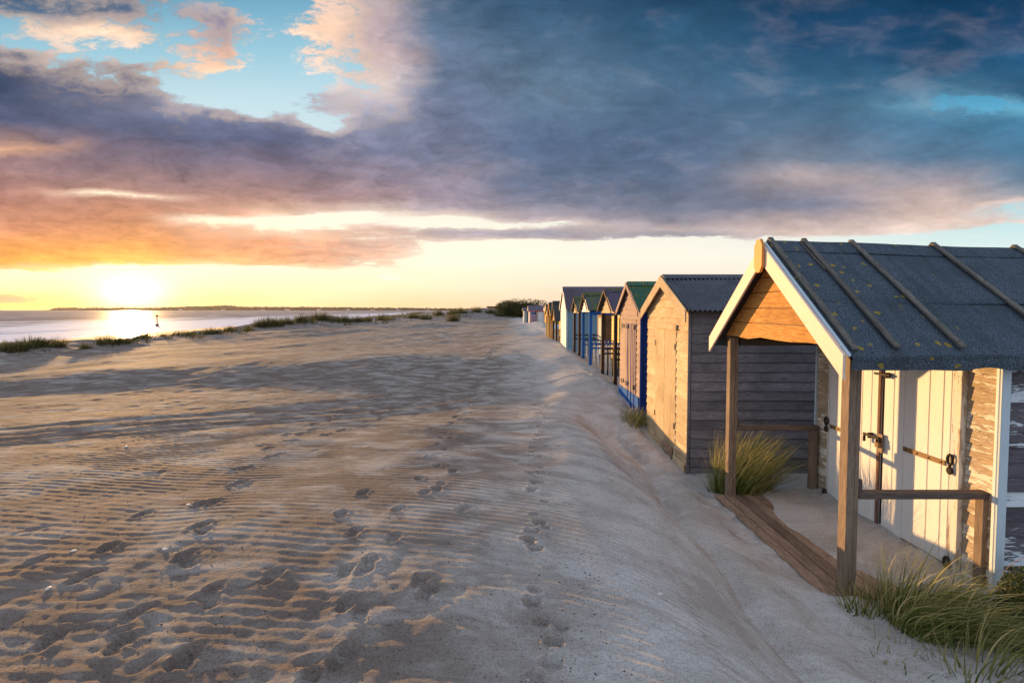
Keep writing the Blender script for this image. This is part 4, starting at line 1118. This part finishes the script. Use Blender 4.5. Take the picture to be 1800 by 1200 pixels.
H6 = hut('beach_hut', 'small beach hut with brown posts and heavily mossed roof beside the pale blue hut', 2.50, 18.2, 19.7, -1.88, -.06, .46, 4.8,
         brown_board, brown_board, corr_olive, brown_post, gable=lit_board, posts=brown_post, porch=1.0, pitch=.13, bv=.07, oy=.10, ox=.08, moss=420,
         door=dict(y0=18.5, y1=19.4, top=-.3, planks=4, mats=[pale_blue]), rails=dict(rail=black_paint, picket=black_paint, n=4, ys=(19.7,)))
H7 = hut('beach_hut', 'tall pale blue hut with white front and plum slate roof', 2.44, 21.6, 24.0, -2.03, .06, 1.06, 5.6,
         chalk, pale_blue, slate, chalk, pitch=.15, kind='slate', bv=.12, oy=.12, ox=.07, corner=blue_trim,
         door=dict(y0=22.3, y1=23.2, top=-.2, planks=5, mats=[chalk], frame=blue_trim))
H8 = hut('beach_hut', 'low hut with dark felt roof and amber porch behind the pale blue hut', 2.26, 25.0, 27.0, -1.96, -.55, .45, 5.0,
         amber_board, amber_board, dark_felt, black_paint, gable=amber_board, posts=black_paint, porch=1.0, pitch=.14, kind='felt', bv=.08, oy=.10, ox=.08,
         door=dict(y0=25.4, y1=26.6, top=-.72, planks=4, mats=[red_paint, chalk]), rails=dict(rail=amber_board, picket=amber_board, n=9))
H9 = hut('beach_hut', 'hut with amber bargeboards, second of the far sunlit group', 2.24, 27.7, 29.3, -1.95, -.25, .42, 4.6,
         amber_board, brown_board, dark_felt, amber_board, gable=amber_board, posts=amber_board, porch=.9, pitch=.14, kind='felt', bv=.12, oy=.10, ox=.08,
         door=dict(y0=28.0, y1=29.0, top=-.5, planks=4, mats=[yellow_paint]))
H10 = hut('beach_hut', 'hut with yellow posts, farthest of the sunlit group before the gap', 2.22, 30.0, 31.7, -1.92, -.30, .34, 4.6,
         yellow_paint, brown_board, dark_felt, yellow_paint, gable=yellow_paint, posts=yellow_paint, porch=.9, pitch=.14, kind='felt', bv=.12, oy=.10, ox=.08,
         door=dict(y0=30.3, y1=31.4, top=-.5, planks=4, mats=[amber_board]))

# far group, seen end-on about 60 m away
def far_hut(label, x0, x1, y0, y1, zb, ze, zr, wallm, roofm, detail):
    zb, ze, zr = CZ + zb, CZ + ze, CZ + zr
    root = empty('beach_hut', ((x0 + x1) / 2, (y0 + y1) / 2, zb), label, 'beach hut', 'far beach huts')
    box('wall', x0, x1, y0, y1, zb - .4, ze, wallm, root, bev=.01)
    yc_ = (y0 + y1) / 2; o = .15
    rf = prism('roof', [(x0 - o, y0 - o, ze - .02), (x0 - o, yc_, zr), (x0 - o, y1 + o, ze - .02), (x0 - o, y1 + o, ze + .001), (x0 - o, y1 + o, ze + .06), (x0 - o, yc_, zr + .08), (x0 - o, y0 - o, ze + .06)][:3] , (x1 - x0 + 2 * o, 0, 0), roofm, root, (1, 0, 0), bev=.01)
    detail(root, zb, ze)
    return root
def d_pink(root, zb, ze):
    xw = 2.15; yf = 59.98
    box('shutter', 2.38, 2.98, yf - .05, yf - .002, zb + 1.02, ze - .06, deep_blue, root)
    sh = box('window', 2.90, 3.02, yf - .08, yf - .052, zb + 1.02, ze - .10, shade_in, root, axis='z')
    for i in range(3): box('slat', 2.38, 2.86, yf - .075, yf - .052, zb + 1.12 + i * .16, zb + 1.19 + i * .16, pale_blue, sh)
    for i in range(7): box('picket', 2.36 + i * .1, 2.41 + i * .1, yf - .08, yf - .003, zb, zb + .95, pink_paint if i % 2 == 0 else purple_paint, root, axis='z')
    box('post', 2.14, 2.26, yf - .1, yf - .002, zb - .1, ze, pink_paint, root, axis='z')
    box('post', 3.05, 3.15, yf - .1, yf - .002, zb - .1, ze, lit_board, root, axis='z')
    box('panel', 3.18, 3.90, yf - .04, yf - .002, zb - .3, ze - .02, chalk, root)
    box('fascia', 2.1, 3.95, yf - .12, yf - .101, ze - .08, ze + .02, red_paint, root)
far_hut('far pink and blue hut with shuttered window at the end of the row', 2.15, 3.95, 60.0, 63.0, -1.60, -.15, .55, chalk, slate, d_pink)
def d_small(root, zb, ze):
    yf = 63.0
    box('door', 1.72, 1.92, yf - .05, yf - .002, zb, ze - .1, pale_blue, root, axis='z')
    box('post', 1.55, 1.63, yf - .08, yf - .002, zb - .1, ze, chalk, root, axis='z'); box('post', 1.98, 2.06, yf - .08, yf - .002, zb - .1, ze, black_paint, root, axis='z')
far_hut('small far hut with plum roof and pale blue door left of the pink hut', 1.5, 2.2, 63.0, 65.0, -1.65, -.12, .28, chalk, slate, d_small)
def d_purple(root, zb, ze):
    box('corner_trim', 3.90, 4.25, 54.94, 54.998, zb - .3, ze, purple_paint, root, axis='z')
    box('door', 4.3, 4.8, 54.95, 54.998, zb, ze - .1, brown_board, root, axis='z')
far_hut('far hut with purple corner right of the pink hut', 3.90, 6.6, 55.0, 58.0, -1.62, -.12, .38, amber_board, slate, d_purple)

# ------------------------------------------------------------------ grass, bushes
def blade_mat(name, stops, rough=.6):
    m, q = newmat(name)
    at = q.new('ShaderNodeAttribute', attribute_name='tint'); f = at.outputs['Fac']
    c = q.ramp(f, stops).outputs[0]
    p = finish(q, c, rough, spec=.3)
    # thin leaves: some light passes through
    tr = q.new('ShaderNodeBsdfTranslucent'); q.put(tr.inputs[0], c)
    mx = q.new('ShaderNodeMixShader'); mx.inputs[0].default_value = .35
    q.l.new(p.outputs[0], mx.inputs[1]); q.l.new(tr.outputs[0], mx.inputs[2])
    out = [n for n in q.n if n.type == 'OUTPUT_MATERIAL'][0]; q.l.new(mx.outputs[0], out.inputs[0])
    return m
marram = blade_mat('marram_grass', [(0, (.065, .10, .02)), (.35, (.15, .19, .04)), (.65, (.36, .33, .10)), (1, (.60, .49, .23))])
dune_green = blade_mat('dune_marram', [(0, (.035, .045, .012)), (.5, (.09, .09, .025)), (1, (.24, .19, .07))])
leafy = blade_mat('dark_shiny_leaves', [(0, (.02, .035, .012)), (.6, (.045, .075, .02)), (1, (.14, .14, .03))], rough=.35)
gorse = blade_mat('evergreen_bush_leaves', [(0, (.03, .04, .010)), (.6, (.07, .075, .018)), (1, (.14, .12, .03))])

def make_blades(n, spread, hmin, hmax, width, wind, windk, seed, segs=5, outward=.5, zfun=None, elong=(1, 1)):
    r = random.Random(seed); vs = []; fs = []; tint = []
    for k in range(n):
        rr = spread * math.sqrt(r.random()); an = r.uniform(0, 2 * math.pi)
        bx, by = rr * math.cos(an) * elong[0], rr * math.sin(an) * elong[1]
        z0 = (zfun(bx, by) if zfun else 0) - .03
        L = r.uniform(hmin, hmax) * (1.0 - .25 * rr / max(spread, 1e-3))
        lean = outward * (rr / max(spread, 1e-3)) * r.uniform(.5, 1.2) + r.uniform(0, .12)
        d = Vector((math.cos(an) + r.gauss(0, .35), math.sin(an) + r.gauss(0, .35), 0)) * lean + Vector(wind) * r.uniform(.15, .9) * .25
        bend = Vector(wind) * windk * r.uniform(.4, 1.5) + d * r.uniform(.3, 1.0)
        side = Vector((-math.sin(an + r.uniform(-1, 1)), math.cos(an), r.uniform(-.2, .2))).normalized()
        w = width * r.choice((.55, .8, 1.0, 1.25, 1.7)); t = r.random() if r.random() > .14 else 1.25
        p = Vector((bx, by, z0)); dirv = (Vector((0, 0, 1)) + d * .6).normalized(); b = len(vs)
        for s in range(segs + 1):
            f = s / segs; ww = w * (1 - f) ** .6 if s < segs else w * .08
            vs.append(p - side * ww / 2); vs.append(p + side * ww / 2)
            tt = min(1, max(0, t * .75 + (f - .3) * .35)); tint += [tt, tt]
            dirv = (dirv + (bend * .9 + Vector((0, 0, -.16 * (1 + bend.length)))) * (.55 / segs) * (1 + f)).normalized()
            p = p + dirv * L / segs
        for s in range(segs): a = b + 2 * s; fs.append((a, a + 1, a + 3, a + 2))
    return vs, fs, tint
def blade_mesh(name, data, mat):
    vs, fs, tint = data
    me = mk(name, vs, fs, mat, True)
    at = me.attributes.new('tint', 'FLOAT', 'POINT'); at.data.foreach_set('value', tint)
    return me
def gz(x, y):
    i_ = min(max(int(np.searchsorted(xs, x)), 1), len(xs) - 1); j_ = min(max(int(np.searchsorted(ys, y)), 1), len(ys) - 1)
    fx = (x - xs[i_ - 1]) / (xs[i_] - xs[i_ - 1]); fy = (y - ys[j_ - 1]) / (ys[j_] - ys[j_ - 1])
    return float((Zg[j_-1, i_-1] * (1 - fx) + Zg[j_-1, i_] * fx) * (1 - fy) + (Zg[j_, i_-1] * (1 - fx) + Zg[j_, i_] * fx) * fy)

cl = blade_mesh('grass_clump', make_blades(1150, .26, .65, 1.25, .0085, (.85, -.30, 0), .95, 3, segs=8, outward=.5, elong=(1.3, 1)), marram)
o = link('grass_clump', cl, None, (3.13, 6.52, gz(3.13, 6.5) - .02)); tag(o, 'large windswept clump of marram grass behind the far porch post of the nearest hut', 'grass clump')
cl = blade_mesh('grass_clump', make_blades(170, .10, .3, .62, .0055, (.0, -.3, 0), .35, 8, outward=.8), marram)
o = link('grass_clump', cl, None, (2.83, 6.58, gz(2.83, 6.55) - .02)); tag(o, 'thin sunlit clump of grass left of the far porch post', 'grass clump')
cl = blade_mesh('grass_clump', make_blades(420, .26, .22, .5, .008, (.7, -.2, 0), .5, 4, segs=5, outward=.6, elong=(1, 1.3)), marram)
o = link('grass_clump', cl, None, (2.50, 9.85, gz(2.50, 9.85) - .02)); tag(o, 'low dark grass clump at the far corner of the second hut', 'grass clump')
# foreground marram draped in front of the nearest hut
def fg(x, y, n, sp, h0, h1, seed, label, wind=(.6, -.5, 0), wk=.9, out=.5, el=(1, 1)):
    z0 = gz(x, y)
    me = blade_mesh('marram_tuft', make_blades(n, sp, h0, h1, .0078, wind, wk, seed, segs=7, outward=out, elong=el, zfun=lambda a, b: gz(x + a, y + b) - z0), marram)
    o = link('marram_tuft', me, None, (x, y, z0)); tag(o, label, 'grass clump', None, 'stuff' if n < 100 else None)
fg(2.98, 3.80, 330, .22, .18, .42, 21, 'short dark marram tuft at the foot of the near porch post', wk=.6, out=.8, el=(1.5, .6))
fg(3.14, 3.60, 520, .24, .35, .85, 22, 'long arching marram tuft draped over the sand in front of the porch rail', wind=(.75, -1.0, 0), wk=1.7)
fg(3.48, 3.58, 430, .26, .3, .70, 23, 'green marram tuft below the porch rail post, right of the arching tuft', wind=(.8, -.6, 0), wk=1.5)
fg(3.05, 3.70, 90, .14, .55, .85, 27, 'few tall upright marram blades beside the near porch post', wind=(.5, -.3, 0), wk=.5, out=.5)
fg(3.16, 3.15, 200, .30, .2, .5, 24, 'thin sparse marram on open sand at the bottom right', wind=(.4, -.6, 0), wk=.6, out=.9)
fg(3.72, 3.40, 300, .25, .25, .55, 25, 'dark green marram tuft at the lower right corner of the view', wind=(.7, -.7, 0), wk=1.4)
fg(2.80, 3.35, 60, .3, .08, .2, 26, 'few wispy grass shoots in the sand before the near porch post', wk=.4, out=1.0)

def leaf_cloud(n, rad, seed, leaf, mat, squash=.8, lumps=7, name='crown', hollow=.35):
    r = random.Random(seed); vs = []; fs = []; tint = []
    cs = []
    for i in range(lumps):
        a = r.uniform(0, 2 * math.pi); e = r.uniform(.05, 1.0)
        cs.append((Vector((math.cos(a) * rad[0] * r.uniform(.2, .65), math.sin(a) * rad[1] * r.uniform(.2, .65), rad[2] * (.25 + .55 * e * squash))), r.uniform(.32, .55)))
    for k in range(n):
        c, s = r.choice(cs)
        d = Vector((r.gauss(0, 1), r.gauss(0, 1), r.gauss(0, 1))).normalized() * (hollow + (1 - hollow) * r.random() ** .5) * s
        p = c + Vector((d.x * rad[0], d.y * rad[1], d.z * rad[2]))
        if p.z < 0: p.z = -p.z * .3
        u = Vector((r.gauss(0, 1), r.gauss(0, 1), r.gauss(0, 1))).normalized(); v = u.orthogonal().normalized()
        w = u.cross(v)
        l = leaf * r.uniform(.6, 1.4); b = len(vs)
        vs += [p - v * l, p + w * l * .45 + u * l * .15, p + v * l, p - w * l * .45 + u * l * .15]; fs.append((b, b + 1, b + 2, b + 3))
        t = r.random(); tint += [t] * 4
    me = mk(name, vs, fs, mat)
    at = me.attributes.new('tint', 'FLOAT', 'POINT'); at.data.foreach_set('value', tint)
    return me
twig = wood('twig_bark', (.05, .035, .025), (.12, .085, .06), knots=False)
def stems(n, h, rad, seed, th=.012):
    r = random.Random(seed); vs = []; fs = []
    for k in range(n):
        a = r.uniform(0, 6.28); t = Vector((math.cos(a) * rad * r.uniform(.2, 1), math.sin(a) * rad * r.uniform(.2, 1), h * r.uniform(.6, 1)))
        pts = [Vector((0, 0, -.1)), t * .35 + Vector((0, 0, h * .1)), t * .7, t]
        prev = None
        for i, p in enumerate(pts):
            w = th * (1 - i / 4); b = len(vs)
            for j in range(5): vs.append(p + Vector((math.cos(j * 1.257) * w, math.sin(j * 1.257) * w, 0)))
            if prev is not None:
                for j in range(5): fs.append((prev + j, prev + (j + 1) % 5, b + (j + 1) % 5, b + j))
            prev = b
    return mk('stem', vs, fs, twig, True)
def bush(name, label, x, y, rad, n, leaf, mat, seed, cat='bush', lumps=7, group=None, th=.012, zoff=0):
    z = gz(x, y) + zoff
    root = empty(name, (x, y, z), label, cat, group)
    link('crown', leaf_cloud(n, rad, seed, leaf, mat, lumps=lumps), root, (x, y, z))
    link('trunk', stems(14, rad[2] * .75, rad[0] * .6, seed, th), root, (x, y, z))
    return root
bush('leafy_shrub', 'dark leafy shrub against the weathered side wall of the nearest hut', 3.90, 3.60, (.32, .22, .50), 6500, .016, leafy, 5, 'shrub', th=.008)
# arching dry bramble stems in front of the shrub
vs = []; fs = []; r = random.Random(12)
for k in range(13):
    p = Vector((r.uniform(-.1, .1), r.uniform(-.05, .05), 0)); d = Vector((r.uniform(-.2, .5), r.uniform(-.3, .1), 1)).normalized(); prev = None
    tgt = Vector((r.uniform(.2, .9), r.uniform(-.4, 0), -.8))
    for s in range(14):
        w = .0045 * (1 - s / 16); b = len(vs)
        for j in range(4): vs.append(p + Vector((math.cos(j * 1.57) * w, math.sin(j * 1.57) * w * .5, math.sin(j * 1.57) * w)))
        if prev is not None:
            for j in range(4): fs.append((prev + j, prev + (j + 1) % 4, b + (j + 1) % 4, b + j))
        prev = b; d = (d + tgt * .14 + Vector((r.gauss(0, .04), r.gauss(0, .04), 0))).normalized(); p = p + d * .055
dry = wood('dry_bramble', (.25, .13, .07), (.45, .28, .15), knots=False)
o = link('bramble', mk('bramble', vs, fs, dry, True), None, (3.80, 3.62, gz(3.80, 3.62))); tag(o, 'dry arching bramble stems beside the near rail post', 'bramble')

# big evergreen at the far end
bush('evergreen_bush', 'large rounded evergreen bush beyond the end of the hut row', 1.4, 96, (6.0, 4.0, 3.6), 26000, .13, gorse, 31, 'bush', lumps=24, th=.12, zoff=-.4)
bush('evergreen_bush', 'smaller low bush at the right foot of the big evergreen', 5.0, 93, (3.0, 2.5, 2.1), 7000, .12, gorse, 33, 'bush', lumps=12, th=.08, zoff=-.3)

# dune edge tufts
tuft_meshes = [blade_mesh('dune_tuft', make_blades(330, .42, .45, .95, .022, (.5, -.2, 0), .35, 100 + i, segs=4, outward=.7, elong=(1.3, 1.3)), dune_green) for i in range(5)]
TU = [  # px, py of foot, scale, label
 (6,612,.9,'dune grass tuft cut by the left edge of the view'),(30,612,1.0,'wide dark dune grass tuft near the left edge'),(52,606,1.05,'tallest dark tuft of the left edge pair'),(66,602,.8,'small tuft right of the dark left tufts'),
 (100,605,.95,'round tuft on its own hummock at the far left'),(150,608,.55,'flat low tuft left of the pointed hummock tuft'),(186,600,1.0,'pointed tuft on a sharp hummock under the sun'),(222,598,.6,'small tuft right below the sun'),
 (240,592,.5,'tiny tuft on the bright dune crest'),(286,588,.5,'low tuft near the marker pole'),(330,586,.5,'solitary tiny tuft between pole and paired tufts'),(370,583,.95,'left of the paired tufts on the dune lip'),(404,579,.95,'right of the paired tufts on the dune lip'),
 (436,577,.7,'small tuft before the large dark tuft'),(456,570,1.1,'left side of the large mounded tuft group'),(470,569,1.6,'middle of the large mounded tuft group, the tallest'),(485,568,1.5,'right side of the large mounded tuft group'),(505,565,1.1,'low tuft trailing right of the large group'),
 (528,562,1.5,'rounded tuft on the left shoulder of the tall dune'),(556,559,1.4,'left of the two tufts on the tall dune top'),(570,559,1.3,'right of the two tufts on the tall dune top'),(590,562,1.0,'low tuft behind the tall dune'),(606,562,1.6,'tuft standing right of the tall dune'),
 (628,562,1.2,'low dark tuft on the flat beyond the tall dune'),(646,561,1.0,'last low tuft before the posts'),(672,560,2.0,'wide flat green tuft right of the posts'),
 (728,556,2.6,'yellow green tuft left of the far dunes'),(748,558,2.6,'tuft on the left foot of the far dunes'),(770,551,2.4,'tuft on the first far dune top'),(795,549,2.4,'grassy cap on the second far dune'),
 (810,547,2.8,'wide grassy cap left of the hollow'),(838,545,2.8,'grass on the highest far dune'),(862,547,2.8,'grass on the dune before the big bush'),(795,561,1.8,'dark tuft low in the sandy hollow'),(878,552,2.4,'grass at the foot of the big bush')]
for i, (a, b, s, lab) in enumerate(TU):
    x, y = ground_at(a, b)
    if y > 140: y = 120.0; x = (a - 900) / 850 * y
    s = min(s, 1.3) * (.82 if a < 420 else 1.0)
    o = bpy.data.objects.new('dune_tuft', tuft_meshes[i % 5]); COL.objects.link(o)
    o.location = (x, y, gz(x, y) - .03); sc = s * (.85 + y / 190.0)
    o.scale = (sc * 1.05, sc * 1.05, sc * 1.05); o.rotation_euler = (0, 0, random.uniform(0, .6))
    tag(o, 'marram ' + lab, 'grass tuft', 'marram tufts along the dunes')
# small shoots scattered between the tufts
vs = []; fs = []; tint = []; r = random.Random(88)
for k in range(420):
    px = r.uniform(0, 720); py = float(np.interp(px, [t_[0] for t_ in TU[:27]], [t_[1] for t_ in TU[:27]])) + abs(r.gauss(0, 3.5)) - 1
    x, y = ground_at(px, py)
    if y > 130 or float(fbm(np.array(px / 25.0), np.array(py / 9.0), 2, 99)) < -.05: continue
    z = gz(x, y); n_ = r.randint(4, 12); sc_ = .8 + y / 90
    for b_ in range(n_):
        h = r.uniform(.12, .42) * sc_; w = .014 * sc_; b = len(vs); ox_ = r.gauss(0, .16) * sc_; lx_ = r.gauss(.12, .12) * sc_
        vs += [Vector((x + ox_ - w, y, z - .04)), Vector((x + ox_ + w, y, z - .04)), Vector((x + ox_ + lx_ * .4 + w * .6, y, z + h * .6)), Vector((x + ox_ + lx_, y, z + h))]
        fs += [(b, b + 1, b + 2), (b, b + 2, b + 3)]; t = r.random(); tint += [t] * 4
me = mk('dune_shoots', vs, fs, dune_green); at = me.attributes.new('tint', 'FLOAT', 'POINT'); at.data.foreach_set('value', tint)
o = link('dune_shoots', me); tag(o, 'small marram shoots scattered along the dune crest', 'grass', kind='stuff')
# sparse grass cover over the far dunes
vs = []; fs = []; tint = []; r = random.Random(77)
for k in range(7000):
    x = r.uniform(-26, 8); y = r.uniform(84, 122)
    if float(fbm(np.array(x / 5.0), np.array(y / 5.0), 2, 333)) < .17: continue
    z = gz(x, y); h = r.uniform(.2, .5); w = .07; a = r.uniform(0, 3.14); b = len(vs); lean = r.uniform(0, .3)
    vs += [Vector((x - w * math.cos(a), y - w * math.sin(a), z - .03)), Vector((x + w * math.cos(a), y + w * math.sin(a), z - .03)), Vector((x + lean, y, z + h))]
    fs.append((b, b + 1, b + 2)); t = r.random(); tint += [t] * 3
me = mk('dune_grass', vs, fs, dune_green); at = me.attributes.new('tint', 'FLOAT', 'POINT'); at.data.foreach_set('value', tint)
o = link('dune_grass', me); tag(o, 'thin marram cover over the far dunes', 'grass', kind='stuff')

# ------------------------------------------------------------------ headland, marks in the sea, distant things
head_m, q = newmat('wooded_headland')
co = q.new('ShaderNodeNewGeometry').outputs['Position']
hn = q.noise(co, 0.03, 5, 0.7)
finish(q, q.mix(hn, (.035, .035, .022), (.10, .085, .055)), .95)
def headland():
    D = 2500.0; n = 700; vs = []; fs = []
    prof = []
    for i in range(n + 1):
        px = 66 + (900 - 66) * i / n
        h = np.interp(px, [66, 88, 96, 110, 260, 300, 330, 370, 400, 420, 460, 600, 700, 800, 900], [.1, 1.0, 4.0, 4.6, 4.4, 5.4, 6.5, 7.0, 8.4, 6.5, 6.0, 5.2, 4.4, 3.2, 2.0])
        h = h * D / 850 * 1.15 + 4.2 * float(vnoise(np.array(px * .45), np.array(2.0), 3)) + 3.0 * float(vnoise(np.array(px * 1.3), np.array(8.0), 4))
        prof.append(((px - 900) / 850 * D, max(h, .5)))
    for i, (x, h) in enumerate(prof):
        for (dy_, f) in ((0, -.12), (8, .42), (20, .75), (60, 1.0), (260, .8), (420, -.1)):
            vs.append((x * (1 + dy_ / D), D + dy_, SEA + h * f + (2.0 * float(vnoise(np.array(i * .6), np.array(dy_ * .11), 6)) if 0 < f else 0)))
    for i in range(n):
        for j in range(5):
            a = i * 6 + j; fs.append((a, a + 6, a + 7, a + 1))
    o = link('headland', mk('headland', vs, fs, head_m, False)); o['kind'] = 'structure'
    return prof
prof = headland()
hw = painted('distant_house_wall', (.55, .48, .42), dirt=.1); hr = painted('distant_house_roof', (.16, .09, .07), dirt=.1)
HOUSES = ((318, 'just right of the sun'), (392, 'under the tallest trees of the headland'), (461, 'behind the large mounded dune tufts'), (505, 'above the left shoulder of the tall dune'), (560, 'above the top of the tall dune'),
          (612, 'above the last tuft right of the tall dune'), (655, 'above the thin beach post'), (700, 'above the groyne'), (752, 'above the first far dune'), (822, 'rightmost, near the big evergreen bush'))
for i, (px, where) in enumerate(HOUSES):
    D = 2490.0; x = (px - 900) / 850 * D; z = SEA + 1.0; w = random.uniform(6, 13); h = random.uniform(4, 7)
    rt = empty('shore_house', (x, D, z), 'tiny pale house on the far headland, ' + where, 'house', 'houses on the far headland')
    box('wall', x - w, x + w, D, D + 8, z, z + h, hw, rt, bev=0)
    prism('roof', [(x - w - .5, D - .5, z + h), (x - w - .5, D + 4, z + h + 3.5), (x - w - .5, D + 8.5, z + h)], (2 * w + 1, 0, 0), hr, rt, (1, 0, 0), bev=0)

pole_m = wood('sea_worn_pole', (.05, .04, .03), (.12, .09, .07), knots=False)
def pole(px, pyb, h, D, label, r_=.10, cap=True):
    x = (px - 900) / 850 * D; z = CZ - (pyb - 541) / 850 * D
    rt = empty('marker_pole', (x, D, z), label, 'pole')
    me = cylmesh(r_, h + 1.0, 10, pole_m, 'z'); link('shaft', me, rt, (x, D, z + h / 2 - .5))
    if cap: link('topmark', cylmesh(r_ * 2.4, .35, 10, pole_m, 'z'), rt, (x, D, z + h))
    box('collar', x - r_ * 2, x + r_ * 2, D - r_ * 2, D + r_ * 2, z - .1, z + .4, pole_m, rt)
pole(276, 569, 2.4, 118, 'tall marker pole standing in the sea right of the sun', .13)
pole(649, 561, 1.5, 95, 'left of two thin posts at the beach edge', .06, False)
pole(652, 561, .7, 95, 'short stub post beside the thin beach post', .10, False)
pole(708, 555, 1.9, 150, 'distant thin post on the groyne', .07, False)
gx0 = (688 - 900) / 850 * 150; gt = empty('groyne', (gx0, 150, SEA + .5), 'low dark timber groyne running along the distant shore', 'groyne')
for i in range(9):
    box('groyne_plank', gx0 + i * 1.05, gx0 + i * 1.05 + .95, 150, 150.2, CZ - 3.2, CZ - 2.1 + .12 * math.sin(i), pole_m, gt, bev=.01)
rt = empty('clubhouse', (-5, 135, gz(-5, 135)), 'low flat dark building left of the big evergreen bush', 'building')
box('wall', -6.8, -2.6, 133, 139, CZ - 1.8, CZ + .75, brown_board, rt, bev=.02); box('roof', -7.0, -2.4, 132.8, 139.2, CZ + .752, CZ + .95, dark_felt, rt, bev=.02)
box('window', -6.0, -5.0, 132.95, 132.998, CZ - .3, CZ + .4, shade_in, rt, bev=0)

# ------------------------------------------------------------------ litter on the sand
stone_m = painted('dark_beach_debris', (.05, .035, .028), dirt=.3); shell_m = painted('bleached_shell', (.62, .55, .48), dirt=.1)
def gfine(x, y):
    j = min(max(np.searchsorted(ys, y), 1), len(ys) - 1); i = min(max(np.searchsorted(xs, x), 1), len(xs) - 1)
    return float(Zg[j, i])
vs = []; fs = []; r = random.Random(5)
for k in range(900):
    if r.random() < .4: a = r.gauss(1010, 70) - 0; b = r.gauss(1010, 120)
    else: a = r.uniform(0, 1050); b = r.uniform(680, 1198)
    if not (0 < a < 1250 and 660 < b < 1199): continue
    x, y = ground_at(a, b); z = gfine(x, y); s = r.uniform(.0015, .0045) * (1 + y * .06); b0 = len(vs)
    for dx_, dy_, dz_ in ((1, 0, 0), (0, 1, 0), (-1, 0, 0), (0, -1, 0), (0, 0, 1), (0, 0, -.6)):
        vs.append(Vector((x + dx_ * s * r.uniform(.6, 1.7), y + dy_ * s * r.uniform(.6, 1.7), z + s * .3 + dz_ * s * .8)))
    for f in ((0, 1, 4), (1, 2, 4), (2, 3, 4), (3, 0, 4), (1, 0, 5), (2, 1, 5), (3, 2, 5), (0, 3, 5)): fs.append(tuple(i + b0 for i in f))
o = link('beach_debris', mk('beach_debris', vs, fs, stone_m)); tag(o, 'dark specks of debris scattered over the rippled sand', 'debris', kind='stuff')
shm = leaf = None
for i, (a, b, lab) in enumerate(((1160, 1041, 'white shell on the dune slope before the near porch'), (926, 1190, 'white shell at the bottom middle'), (222, 783, 'pale shell on the left rutted sand'), (290, 962, 'pale shell left of the boot prints'),
                                 (128, 966, 'pale shell among the left hollows'), (85, 1032, 'white shell at the lower left'), (332, 884, 'shell beside a boot print'))):
    x, y = ground_at(a, b); z = gfine(x, y); s = .011 + .002 * y
    if shm is None:
        bm = bmesh.new(); bmesh.ops.create_uvsphere(bm, u_segments=10, v_segments=6, radius=1)
        for v in bm.verts: v.co = Vector((v.co.x * 1.3, v.co.y * .9 * (1 - .3 * v.co.x), max(v.co.z, -.15) * .5))
        shm = bpy.data.meshes.new('shell'); bm.to_mesh(shm); bm.free(); shm.materials.append(shell_m)
    o = link('shell', shm, None, (x, y, z)); o.scale = (s, s, s); o.rotation_euler = (0, 0, i)
    tag(o, lab, 'shell', 'shells on the sand')

# ------------------------------------------------------------------ evening haze
hz, q = newmat('evening_haze')
pv = q.new('ShaderNodeVolumePrincipled')
pv.inputs['Color'].default_value = (1.0, 0.93, 0.86, 1); pv.inputs['Density'].default_value = 0.000022; pv.inputs['Anisotropy'].default_value = 0.55
q.l.new(pv.outputs[0], q.new('ShaderNodeOutputMaterial').inputs['Volume'])
bm = bmesh.new(); bmesh.ops.create_cube(bm, size=1); me = bpy.data.meshes.new('haze'); bm.to_mesh(me); bm.free(); me.materials.append(hz)
o = bpy.data.objects.new('haze', me); COL.objects.link(o); o.location = (0, 3000, 12); o.scale = (13000, 7500, 36); o['kind'] = 'stuff'; o['label'] = 'thin warm evening haze over beach and sea'
